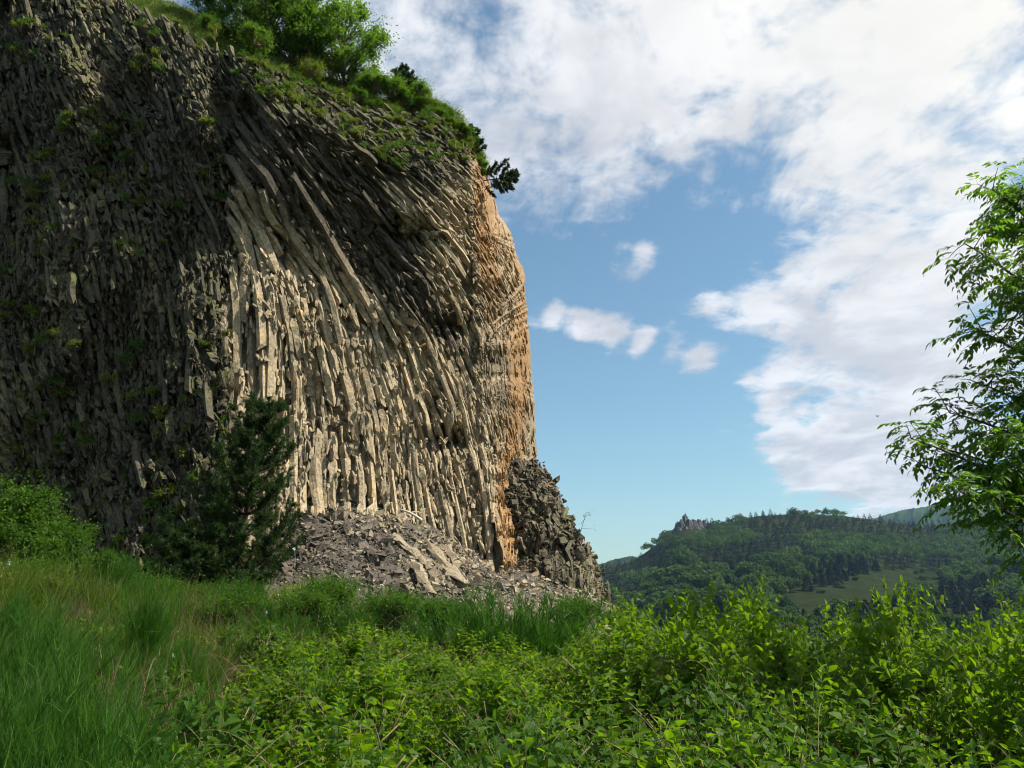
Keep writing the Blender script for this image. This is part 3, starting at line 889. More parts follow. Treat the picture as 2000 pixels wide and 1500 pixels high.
# large fallen column slabs
SLABS = [((766, 1052), (812, 1090), 0.30, 'long thin tan column lying on the scree, upper left of the slabs'), ((838, 1072), (902, 1150), 0.46, 'longest tan slab lying down the middle of the scree'),
         ((822, 1096), (842, 1122), 0.22, 'narrow tan slab leaning left of the longest slab'), ((872, 1076), (893, 1108), 0.42, 'upright tan block with a dark left side on the scree'),
         ((874, 1120), (888, 1146), 0.55, 'broad tan slab end below the longest slab'), ((812, 1112), (824, 1146), 0.34, 'tan slab standing at the left edge of the slab group'),
         ((824, 1140), (842, 1168), 0.26, 'lowest small tan slab, just above the broom bushes'), ((722, 1080), (742, 1096), 0.34, 'flat grey slab alone on the left of the scree')]
for k, (p0, p1, wd, lab) in enumerate(SLABS):
    A = scree_pt(*p0); B = scree_pt(*p1); ax = B - A; ln = np.linalg.norm(ax); d = ax / ln
    s_ = nrm(np.cross(d, np.array([0.25, -0.75, 0.6]))); u = np.cross(s_, d); u = u * (1 if u[2] > 0 else -1)
    pts = np.stack([A + d * ln * t + u * (0.13 + 0.03 * g.normal()) for t in (0, .18, .4, .62, .82, 1)])
    ang = np.arange(6) / 6 * 2 * np.pi + g.uniform(0, 1)
    cs = np.stack([np.cos(ang) * 0.55, np.sin(ang) * 0.36], -1) * wd * .88 * g.uniform(0.75, 1.2, (6, 1))
    Vq = pts[:, None] + cs[None, :, :1] * s_ + cs[None, :, 1:] * u + g.normal(0, 0.028, (6, 6, 3))
    Vq[0] += d * g.normal(0, 0.10, (6, 1)); Vq[-1] += d * g.normal(0, 0.14, (6, 1))
    c0 = Vq.reshape(-1, 3).mean(0); q_, t_ = prism_faces(6, 6)
    ob = link('fallen_slab', mesh_np('fallen_slab', Vq.reshape(-1, 3) - c0, [q_, t_], M_STONE, False, {'mask': np.full((36, 3), 0.85 if k < 7 else 0.05)}),
              label=lab, category='rock slab', group='large slabs fallen on the scree'); ob.location = tuple(c0)
# bleached branch on top of the scree
G = Geo(); A = at(782, 996, 27.2); B = at(800, 1004, 26.9); C_ = at(823, 1016, 26.7)
c0 = np.array(B); G.tube(np.concatenate([bez(A, B + [0, 0, .1], C_, 9)]) - c0, np.linspace(0.03, 0.055, 9)); G.tube(bez(B, B + [.15, 0, .15], B + [.4, .1, .05], 5) - c0, np.linspace(0.03, 0.01, 5))
ob = link('fallen_branch', G.mesh('fallen_branch', M_DEADWOOD, True), label='bleached dead branch lying at the top of the scree', category='branch'); ob.location = tuple(c0)

# ------------------------------------------------------------------ cliff top: turf slope
ridx = np.arange(0, NA, 4)
rp = RIM_PTS[ridx]
rowsT = []
for (dy, dz) in ((-0.45, -0.30), (-0.1, 0.15), (0.35, 0.85), (0.9, 1.6), (1.7, 2.5), (3.4, 3.9), (7, 5.4), (16, 7), (30, 9), (60, 10)):
    r_ = rp + np.array([0, dy, dz]); r_ = r_ + np.array([-0.10, 0, 0]) * dy * sstep(rp[:, 0:1], -6, 0); rowsT.append(r_)
VT = np.stack(rowsT); VT[..., 2] += (fbm(VT[..., :2] / 1.1, 95, 3) - 0.5) * 0.5
# the right shoulder falls away
sh = sstep(rp[:, 0], -3.5, 0.5)[None] * np.clip(np.arange(10) - 1, 0, 9)[:, None]
VT[..., 2] -= sh * 0.55
turf = link('hilltop', mesh_np('hilltop', VT.reshape(-1, 3), [grid_faces(*VT.shape[:2])[:, ::-1]], M_TURF, True), kind='structure', label='grassy hilltop above the cliff rim', category='hilltop')


def turf_pt(u, v):
    """u along the rim 0..1, v rows back 0..9"""
    i = np.clip(u * (VT.shape[1] - 1), 0, VT.shape[1] - 1.001); j = np.clip(v, 0, VT.shape[0] - 1.001)
    i0 = i.astype(int); j0 = j.astype(int); fi = (i - i0)[..., None]; fj = (j - j0)[..., None]
    return (VT[j0, i0] * (1 - fi) * (1 - fj) + VT[j0, i0 + 1] * fi * (1 - fj) + VT[j0 + 1, i0] * (1 - fi) * fj + VT[j0 + 1, i0 + 1] * fi * fj)


def to_px(P):
    q_ = P - EYE; c, s_ = math.cos(PITCH), math.sin(PITCH)
    f = q_[..., 1] * c + q_[..., 2] * s_; u = -q_[..., 1] * s_ + q_[..., 2] * c
    return 1000 + FPX * q_[..., 0] / f, 750 - FPX * u / f


rim_px = to_px(turf_pt(np.linspace(0, 1, 400), np.full(400, 1.0)))[0]


def turf_at(px, v):
    u = np.interp(px, np.maximum.accumulate(rim_px), np.linspace(0, 1, 400)); return turf_pt(np.atleast_1d(u), np.atleast_1d(np.full_like(u, v, dtype=float)))[0]


g = np.random.default_rng(31)
n = 26000
u = g.uniform(0.25, 0.995, n); v = g.uniform(0.0, 5.0, n) ** 1.0
P = turf_pt(u, v); d = np.stack([g.normal(0, .35, n), g.normal(-.25, .35, n), np.full(n, 1.0)], -1)
link('hilltop_grass', mesh_np('hilltop_grass', *(lambda VF: (VF[0], [VF[1]]))(ribbons(P, d, g.uniform(.12, .38, n), 0.018, g, 2, 0.4)), L_GRASS), kind='stuff', label='grass along the rim of the cliff', category='grass')


# ------------------------------------------------------------------ trees and bushes
def broadleaf(g_, H, Rw, nclump, nleaf, ls, mat, trunk_h=0.3, name='tree', shape=1.0):
    """returns (trunk mesh, crown mesh); origin at the foot"""
    T = Geo(); Lf = Geo()
    top = np.array([g_.normal(0, .05) * H, g_.normal(0, .05) * H, H * 0.9])
    tr = bez((0, 0, -0.15), (g_.normal(0, .06) * H, g_.normal(0, .06) * H, H * .45), top, 9)
    T.tube(tr, np.linspace(0.022 * H, 0.005 * H, 9), 6)
    per = nleaf // nclump
    for k in range(nclump):
        t = g_.uniform(trunk_h, 1.0); az = g_.uniform(0, 6.28)
        prof = math.sin(math.pi * min(1, max(0.06, (t - trunk_h * .8) / (1.08 - trunk_h * .8))) ** 0.85) ** 0.7
        r_ = Rw * prof * g_.uniform(0.45, 1.05)
        c = np.array([math.cos(az) * r_, math.sin(az) * r_, t * H * g_.uniform(0.94, 1.04)])
        b0 = tr[int(np.clip((t - 0.18) * 8, 1, 8))]
        T.tube(bez(b0, (b0 + c) / 2 + [0, 0, -.04 * H], c, 5), np.linspace(0.007 * H, 0.002 * H, 5), 4)
        cr_ = Rw * g_.uniform(0.10, 0.24)
        dd = rand_dirs(per, g_); m_ = len(dd)
        pp = c + dd * np.abs(g_.normal(0, cr_, (m_, 1))) * g_.uniform(.6, 1.3, 3)
        ld = nrm(dd + g_.normal(size=dd.shape) * 0.6 + [0, 0, -0.15])
        Lf.add(*lozenges(pp, ld, ls * g_.uniform(.7, 1.3, m_), ls * .6, g_, up=np.array([0, 0, 1.0])))
    return T.mesh(name + '_trunk', M_BARK, True), Lf.mesh(name + '_crown', mat)


def tree_obj(name, loc, tm, cm, sc=1.0, rz=0.0, pn=('trunk', 'crown'), **props):
    o = empty(name, loc, **props); o.scale = (sc,) * 3; o.rotation_euler = (0, 0, rz)
    link(pn[0], tm, o); link(pn[1], cm, o)
    return o


def conifer(g_, H, Rw, nbr, nshoot, nneed, nl, nw, bare=0.12, up=0.45, lean=(0, 0), irregular=0.3):
    T = Geo(); Lf = Geo()
    tr = bez((0, 0, -0.2), (lean[0] * .4, lean[1] * .4, H * .5), (lean[0], lean[1], H), 12)
    T.tube(tr, np.linspace(0.020 * H, 0.004 * H, 12), 6)
    P, D_, Ls = [], [], []
    for k in range(nbr):
        t = bare + (1 - bare) * (k + g_.uniform(0, 1)) / nbr
        az = k * 2.4 + g_.normal(0, .4)
        b0 = tr[min(11, int(t * 11))]
        ln = Rw * (1 - t) ** 0.62 * g_.uniform(1 - irregular, 1 + irregular) + 0.10 * Rw
        dh = np.array([math.cos(az), math.sin(az), 0])
        e = b0 + dh * ln + np.array([0, 0, ln * up * g_.uniform(.6, 1.5)])
        br = bez(b0, b0 + dh * ln * .6 + [0, 0, ln * up * .15], e, 7)
        T.tube(br, np.linspace(0.010 * H * (1 - t * .6), 0.0025 * H, 7), 4)
        ns = max(3, int(nshoot * (ln / Rw + .25)))
        tt = g_.uniform(0.25, 1.0, ns) ** .8
        ii = np.clip(tt * 6, 0, 5.99); i0 = ii.astype(int); p = br[i0] * (1 - (ii - i0))[:, None] + br[i0 + 1] * (ii - i0)[:, None]
        sd = nrm(dh * 0.7 + g_.normal(size=(ns, 3)) * np.array([.8, .8, .4]) + [0, 0, .75])
        sl = np.clip(Rw * .2, .2, .42) * g_.uniform(.6, 1.4, ns) * (1.15 - .4 * tt)
        P.append(p); D_.append(sd); Ls.append(sl)
    P = np.concatenate(P); D_ = np.concatenate(D_); Ls = np.concatenate(Ls)
    for i in range(0, len(P), 6):
        T.tube(np.stack([P[i], P[i] + D_[i] * Ls[i]]), [0.008, 0.004], 3)
    m_ = len(P); f = g_.uniform(0.1, 1, (m_, nneed))
    pp = (P[:, None] + D_[:, None] * (Ls[:, None] * f)[..., None]).reshape(-1, 3)
    nd = (D_[:, None] * 0.9 + g_.normal(size=(m_, nneed, 3)) * 0.75).reshape(-1, 3)
    N_ = len(pp); nd = nrm(nd)
    s_ = nrm(np.cross(nd, g_.normal(size=nd.shape))) * nw * .5; l_ = nl * g_.uniform(.7, 1.2, (N_, 1))
    Vn = np.stack([pp - s_, pp + s_, pp + nd * l_], 1).reshape(-1, 3)
    Lf.add(Vn, np.arange(N_ * 3).reshape(-1, 3))
    return T.mesh('pine_trunk', M_BARK, True), Lf.mesh('pine_needles', L_PINE)


def bush(g_, Rw, H, n, ls, mat, clumps=14):
    T = Geo(); Lf = Geo(); per = n // clumps
    for k in range(clumps):
        az = g_.uniform(0, 6.28); r_ = Rw * math.sqrt(g_.uniform(0, 1)) * .8
        zt = H * math.sqrt(max(0.05, 1 - (r_ / Rw) ** 2)) * g_.uniform(.45, 1.0)
        c = np.array([math.cos(az) * r_, math.sin(az) * r_, zt * .8])
        T.tube(bez((g_.normal(0, .06), g_.normal(0, .06), -0.1), c * [.5, .5, .6], c, 5), np.linspace(.03, .008, 5), 4)
        dd = rand_dirs(per, g_); m_ = len(dd); cr_ = Rw * g_.uniform(.12, .42)
        pp = c + dd * np.abs(g_.normal(0, cr_, (m_, 1))) * g_.uniform(.5, 1.3, 3) * np.array([1.1, 1.1, .8])
        pp[:, 2] = np.maximum(pp[:, 2], 0.02)
        Lf.add(*lozenges(pp, nrm(dd + g_.normal(size=dd.shape) * .6), ls * g_.uniform(.6, 1.3, m_), ls * .6, g_, up=np.array([0, 0, 1.0])))
    return T.mesh('bush_stems', M_TWIG, True), Lf.mesh('bush_foliage', mat)


g = np.random.default_rng(41)
tA = broadleaf(g, 4.6, 1.7, 80, 15000, .11, L_TREE, .2)
tB = broadleaf(g, 3.8, 1.6, 70, 12500, .11, L_TREE, .16)
tC = broadleaf(g, 4.2, 1.5, 70, 12500, .11, L_BUSH, .16)
for (px, v, sc, rz, kd, lab) in [(655, 3.2, 1.05, 0.3, tA, 'tallest bright green tree on the cliff rim, beside the open sky'), (585, 3.6, 1.0, 1.9, tB, 'light green tree left of the tallest one on the rim'),
                                 (535, 4.0, 1.1, 4.0, tC, 'darker green tree on the rim between two light trees'), (480, 3.8, 0.95, 2.2, tA, 'leafy tree on the rim at the top edge of the photo'),
                                 (425, 4.2, 0.95, 5.1, tB, 'leafy tree on the rim, second from the left'), (365, 4.3, 0.85, 0.9, tC, 'leftmost dark green tree on the cliff rim'), (700, 2.6, 0.55, 3.3, tB, 'small bushy tree right of the tallest rim tree')]:
    tree_obj('broadleaf_tree', turf_at(px, v) - [0, 0, .1], *kd, sc=sc, rz=rz, label=lab, category='tree', group='broadleaf trees on the cliff rim')
pA = conifer(g, 2.6, 0.95, 40, 34, 40, .10, .022, .08, .5, irregular=.5)
pB = conifer(g, 1.9, 0.95, 32, 34, 40, .10, .022, .08, .5, irregular=.5)
for (px, v, sc, rz, kd, lab) in [(778, 2.6, 1.0, 0.2, pA, 'dark pine standing against the sky on the rim'), (806, 2.2, 0.8, 2.0, pB, 'lower dark pine right beside the rim pine'), (912, 1.6, 0.9, 1.0, pB, 'small dark pine on the right shoulder of the rim')]:
    tree_obj('pine_tree', turf_at(px, v) - [0, 0, .1], *kd, sc=sc, rz=rz, pn=('trunk', 'needles'), label=lab, category='tree', group='small pines on the cliff rim')
o = tree_obj('pine_tree', at(950, 352, 33.5), *pB, sc=0.85, pn=('trunk', 'needles'), label='wind-bent pine jutting sideways from the cliff edge', category='tree', group='small pines on the cliff rim')
o.rotation_euler = (R(-10), R(75), 0)
bA = bush(g, .8, .9, 5000, .075, L_TREE, 30); bB = bush(g, .7, .7, 4500, .07, L_BUSH, 28); bC = bush(g, .75, .6, 4000, .06, L_WEED, 28)
RB = [(735, 150, 1.0, bA, 'light green shrub under the rim pine, on its left'), (768, 160, .9, bA, 'bright green shrub at the foot of the rim pine'), (815, 165, .85, bA, 'bright shrub right of the rim pine foot'), (695, 168, .8, bB, 'dark low shrub on the rim below the small tree'),
      (735, 190, .7, bB, 'dark shrub hanging at the rim edge'), (840, 190, .9, bC, 'yellowish shrub on the rim right of the pines'), (862, 200, .9, bB, 'dark shrub where the rim starts to fall'), (882, 215, 1.0, bC, 'feathery shrub on the falling shoulder'),
      (902, 238, .9, bB, 'dark shrub below the shoulder pine'), (918, 262, .8, bA, 'shrub clinging to the upper right edge'), (931, 290, .75, bC, 'yellowish shrub low on the right edge'), (943, 318, .6, bB, 'lowest shrub on the right edge, above the jutting pine'),
      (790, 178, .8, bB, 'dark shrub on the rim under the lower pine'), (825, 186, .7, bA, 'light shrub at the rim between pines and shoulder'), (660, 170, .7, bC, 'low yellowish shrub under the tallest rim tree'), (872, 222, .7, bA, 'light shrub hanging over the falling shoulder'), (926, 276, .7, bB, 'dark shrub halfway down the right edge'),
      (850, 208, .8, bA, 'light green shrub at the start of the shoulder'), (893, 236, .8, bA, 'light shrub beside the shoulder pine'), (910, 258, .7, bC, 'yellowish shrub under the shoulder pine'), (937, 305, .65, bA, 'light shrub above the jutting pine'), (765, 198, .7, bC, 'yellowish shrub overhanging the top rock band'),
      (610, 118, .8, bC, 'low yellowish shrub in the rim grass'), (500, 60, .9, bA, 'green shrub in the rim grass at the top'), (410, 30, .8, bB, 'dark shrub in the rim grass, far left')]
for k, (px, py, sc, kd, lab) in enumerate(RB):
    p = at(px, py + 14, float(cliff_depth(np.array(min(px, 925.)), np.array(float(interp(min(px, 925), RIM)) + 3))) + (.5 if px > 840 else 1.2))
    tree_obj('rim_shrub', p - [0, 0, .3], *kd, sc=sc * g.uniform(.9, 1.1), rz=k * 1.3, pn=('stems', 'foliage'), label=lab, category='shrub', group='shrubs along the cliff rim')
# pine at the foot of the cliff
g = np.random.default_rng(5)
pm = conifer(g, 6.35, 1.38, 110, 46, 34, .13, .016, .05, .85, lean=(0.75, 0), irregular=.55)
tree_obj('pine_tree', at(440, 1205, 22.5), *pm, pn=('trunk', 'needles'), label='bushy dark pine growing in front of the cliff', category='tree')
pm2 = conifer(g, 2.2, 1.2, 50, 40, 34, .11, .018, .03, .5, irregular=.4)
tree_obj('pine_tree', at(360, 1200, 21.5), *pm2, pn=('trunk', 'needles'), label='low dark pine bush left of the tall pine', category='tree')

# bushes and weeds between the foreground and the cliff
g = np.random.default_rng(51)
eA = broadleaf(g, 2.5, 1.35, 75, 13000, .075, L_BUSH, .04, 'bush'); eB = bush(g, 1.1, 1.4, 8000, .07, L_BUSH, 40); eW = bush(g, .8, 1.1, 2200, .06, L_WEED, 14)
EB = [(40, 1178, 17.5, .95, eA, 'tall dense green bush against the cliff at the left edge'), (122, 1185, 18, .72, eA, 'second dense bush from the left edge'), (-45, 1170, 17, 1.0, eA, 'dense bush cut off by the left edge'), (175, 1170, 19.5, .9, eB, 'dark bush in the shade right of the dense bushes'),
      (60, 1175, 15.5, .8, eB, 'low bush in front of the dense left bushes'), (395, 1205, 20.5, .8, eB, 'dark bush at the foot of the pine'), (450, 1200, 21, .75, eB, 'dark bush right of the pine trunk'), (520, 1170, 20.5, .9, eW, 'sparse yellowish weed bush right of the pine'),
      (570, 1160, 20, .95, eW, 'sparse weed bush at the left edge of the scree'), (620, 1160, 19, .9, eW, 'weed bush growing on the lower left scree'), (668, 1160, 19, .8, eW, 'small weed bush on the scree above the brooms'), (470, 1235, 17, .8, eB, 'green bush between dry brush and pine'),
      (560, 1190, 17.5, .9, eW, 'weed bush beside the left end of the scree'), (690, 1200, 17, .9, eW, 'yellowish weeds under the grey stones'), (770, 1215, 16, .6, eB, 'leafy bush under the scree middle'), (905, 1195, 18, .7, eW, 'weeds at the scree foot behind the twin brooms'), (1095, 1215, 19, .8, eW, 'weeds at the foot of the rock spur'), (735, 1185, 18.5, .7, eW, 'tiny weed bush in the middle of the scree foot'), (800, 1195, 18, .75, eW, 'weed bush under the tan slabs'), (650, 1195, 16.5, .7, eB, 'leafy green bush below the left scree'), (860, 1225, 15, .55, eB, 'leafy bush left of the twin brooms'), (590, 1215, 15, .6, eB, 'leafy bush right of the dry brush'), (1130, 1225, 16, .6, eB, 'leafy bush right of the twin brooms'), (300, 1190, 20, .8, eB, 'dark shaded bush left of the low pine'), (1192, 1238, 27, .75, eB, 'green bush standing behind the rock spur on the right')]
for k, (px, py, D, sc, kd, lab) in enumerate(EB):
    p = at(px, py, D)
    tree_obj('bush', p - [0, 0, .45 if kd is eW else .1], *kd, sc=sc, rz=k * 1.7, pn=('stems', 'foliage'), label=lab, category='bush', group='bushes at the foot of the cliff')


# broom: upright green rush-like stems
def broom(g_, n, H, spread, mat, w_=.007, twig=24, ang=.30, lo=.12):
    G_ = Geo()
    P = np.stack([g_.normal(0, .13 * spread, n), g_.normal(0, .13 * spread, n), np.zeros(n)], -1)
    az = g_.uniform(0, 6.28, n); tl = np.abs(g_.normal(0, .42 * spread, n))
    d = np.stack([np.cos(az) * tl, np.sin(az) * tl, np.ones(n)], -1)
    L = H * g_.uniform(.5, 1.05, n)
    G_.add(*ribbons(P, d, L, w_ * 1.6, g_, 3, .05))
    dn = nrm(d)
    f = g_.uniform(lo, .98, (n, twig))
    pp = (P[:, None] + dn[:, None] * (L[:, None] * f)[..., None]).reshape(-1, 3)
    td = (dn[:, None] + g_.normal(size=(n, twig, 3)) * ang + [0, 0, .10]).reshape(-1, 3)
    G_.add(*ribbons(pp, td, (H * g_.uniform(.14, .34, (n, twig)) * (1.15 - .6 * f)).ravel(), w_, g_, 2, .18))
    return G_.mesh('broom_stems', mat)


g = np.random.default_rng(61)
br1, br2, br3 = broom(g, 80, 1.25, 1.0, L_BROOM, .006, 46, .34, .25), broom(g, 80, 1.1, 1.3, L_BROOM, .006, 46, .34, .25), broom(g, 70, 1.3, .9, L_BROOM, .006, 46, .34, .25)
far1, far2 = broom(g, 95, 1.2, 1.2, L_BROOM, .009, 40, .40, .35), broom(g, 95, 1.1, 1.4, L_BROOM, .009, 40, .40, .35)
dry1, dry2 = broom(g, 90, 1.0, 1.1, L_DRY, .006, 12, .4), broom(g, 90, .7, 1.8, L_DRY, .007, 12, .7)


def broom_obj(name, loc, me_, sc, rz, lab, grp, cat='broom bush'):
    o = link(name, me_, label=lab, category=cat, group=grp); o.location = tuple(loc); o.scale = (sc * 1.1, sc * 1.1, sc); o.rotation_euler = (0, 0, rz)
    return o


def on_ground(px, D):
    x = (px - 1000) / FPX / math.cos(PITCH) * D * 0.99
    return np.array([x, D, float(ground_z(np.array(x), np.array(D)))])


MB = [(945, 13.8, 1.42, far1, 'dark green broom bush, left of the twin pair before the scree'), (1058, 14.0, 1.45, far2, 'dark green broom bush, right of the twin pair before the scree'), (1000, 14.6, 1.05, far2, 'low broom bush squeezed between the twin brooms'), (630, 17.6, .8, far1, 'broom bush below the left scree'),
      (700, 15.4, .85, far2, 'broom bush below the grey stones'), (772, 17.4, .95, far1, 'broom bush under the middle of the scree'), (838, 15.8, .7, far2, 'broom bush left of the gap in the broom row'), (560, 15.0, .75, far2, 'broom bush beside the dry brush'), (505, 17.5, .9, far1, 'broom bush in front of the pine'),
      (262, 18.5, 1.05, far1, 'blue-green broom clump in the shade left of the pine'), (318, 17.0, .7, far2, 'small broom clump in the shade below the low pine'), (600, 13.8, .6, far1, 'near broom bush left of the bright thicket')]
for k, (px, D, sc, m_, lab) in enumerate(MB):
    o = broom_obj('broom_bush', on_ground(px, D), m_, sc, k * 2.1, lab, 'broom bushes below the scree'); o.scale = (sc * 1.15, sc * 1.15, sc * .95)
g = np.random.default_rng(62)
FB = [(40, 4.0), (150, 4.4), (260, 4.2), (-40, 5.0), (90, 5.6), (210, 5.8), (330, 5.2), (20, 7.0), (150, 7.4), (-80, 7.8), (300, 3.5), (110, 3.4), (0, 3.3), (380, 4.3), (1010, 4.2), (690, 7.2), (60, 8.6), (190, 9.6), (-20, 10.4), (280, 8.2), (340, 10.6), (100, 11.2), (420, 9.4)]
FBL = ['tall bright broom at the left edge, front row', 'second broom from the left, front row', 'third broom from the left, front row', 'broom cut by the left edge, middle row', 'broom in the middle row near the left edge', 'middle row broom left of the dry stems',
       'broom right in front of the dry brown stems', 'back row broom at the left edge', 'back row broom under the yellow grass', 'back row broom cut by the left edge', 'nearest broom beside the leafy thicket', 'nearest broom in the bottom left corner', 'nearest broom at the bottom left edge',
       'rightmost broom of the left clump, touching the thicket', 'broom stems poking out of the leafy thicket, bottom centre', 'dark broom standing in the left part of the thicket', 'broom halfway up the grass slope, left edge', 'broom in the middle of the grass slope', 'upper slope broom cut by the left edge', 'broom behind the dead brown stems', 'broom on the slope left of the dry brush tangle', 'upper broom below the dense left bush', 'broom between dry brush and dead stems']
for k, ((px, D), lab) in enumerate(zip(FB, FBL)):
    broom_obj('broom_bush', on_ground(px, D), (br1, br2, br3)[k % 3], g.uniform(.6, 1.0), k * 1.9, lab, 'brooms in the left foreground')
for k, (px, D, sc, m_, lab) in enumerate([(290, 6.4, 1.05, dry1, 'brown dead broom stems standing in the left grass'), (440, 10.5, .75, dry2, 'tangle of dry grey brush below the pine'), (510, 10, .75, dry2, 'dry brown brush right of the grey tangle'), (400, 12.5, .8, dry2, 'dry grass clump at the edge of the shaded bushes'),
                                          (550, 9.2, .7, dry2, 'low dry stems at the edge of the thicket'), (215, 13.5, .9, dry2, 'pale dry stems at the top of the grass slope'), (60, 9.5, .8, dry1, 'dead stems among the grass near the left edge'), (400, 6.2, .6, dry1, 'small brown dead stems beside the thicket')]):
    broom_obj('dry_brush', on_ground(px, D), m_, sc, k * 2.3, lab, 'dry brush in the left grass', 'dry brush')

WD = [(30, 8.5), (120, 9.5), (210, 8.8), (330, 9.2), (60, 11.5), (170, 12), (270, 11.5), (380, 8.2), (450, 8.0), (90, 6.6), (240, 7.3), (350, 7.0), (430, 12), (500, 12.5), (20, 13.5), (140, 14.5), (560, 11.5), (610, 10.8)]
WL = ['near the left edge, below the dead stems', 'in the grass left of the dry stems', 'above the dead brown stems', 'right of the dead brown stems', 'high on the grass slope at the left edge', 'high on the grass slope below the bushes', 'high in the grass below the shaded broom', 'left of the dry brush', 'between dry brush and thicket',
      'among the front brooms', 'just behind the dead brown stems', 'beside the dead stems, towards the thicket', 'behind the dry brush tangle', 'between dry brush and broom row', 'at the top of the grass, left edge', 'at the top of the grass under the dense bush', 'beside the dry stems near the thicket', 'at the upper left corner of the thicket']
g = np.random.default_rng(64)
wv = [bush(g, .34, .42, 620, .05, L_WEED, 16), bush(g, .30, .5, 560, .055, L_BUSH, 16), bush(g, .38, .36, 640, .045, L_WEED, 18)]
for k, ((px, D), wl) in enumerate(zip(WD, WL)):
    tree_obj('weed', on_ground(px, D) + [0, 0, .05], *wv[k % 3], sc=g.uniform(.8, 1.4), rz=k * 1.1, pn=('stems', 'foliage'), label='small leafy weed ' + wl, category='weed', group='weeds in the left grass')

# grass of the left slope
g = np.random.default_rng(63)
nt = 5200
ty = g.uniform(3.2, 20, nt); pxg = g.uniform(-150, 760, nt)
lim = interp(ty, [(3, 330), (6, 480), (9, 620), (14, 700), (20, 760)])
k = pxg < lim + g.normal(0, 30, nt); ty, pxg = ty[k], pxg[k]; nt = len(ty)
tx = (pxg - 1000) / FPX / .96 * ty; nb = 22
ht = .14 + .75 * fbm(np.stack([tx, ty], -1) / .9, 33, 3) ** 1.6; ht = ht * g.uniform(.6, 1.3, nt)
az = g.uniform(0, 6.28, (nt, nb)); ra = np.abs(g.normal(0, .055, (nt, nb)))
gx_ = (tx[:, None] + np.cos(az) * ra).ravel(); gy_ = (ty[:, None] + np.sin(az) * ra).ravel()
P = np.stack([gx_, gy_, ground_z(gx_, gy_) - .02], -1); n = len(P)
spl = g.uniform(.1, .75, (nt, nb)); d = np.stack([(np.cos(az) * spl).ravel(), (np.sin(az) * spl).ravel(), np.ones(n)], -1) + np.repeat(g.normal(0, .15, (nt, 3)), nb, 0)
ds_ = g.integers(0, n, 3200)
Vd, Fd = ribbons(P[ds_], np.stack([g.normal(0, .22, 3200), g.normal(0, .22, 3200), np.ones(3200)], -1), g.uniform(.35, .85, 3200), .004 + .0006 * gy_[ds_], g, 3, .25, .12)
link('dry_stalks', mesh_np('dry_stalks', Vd, [Fd], L_DRY), kind='stuff', label='thin dry stalks scattered through the left grass', category='dry grass')
Vr, Fr = ribbons(P, d, np.repeat(ht, nb) * g.uniform(.5, 1.15, n), .005 + .0007 * gy_, g, 3, .30, .18)
link('grass', mesh_np('grass', Vr, [Fr], L_GRASS), kind='stuff', label='long yellowish green grass covering the left slope', category='grass')


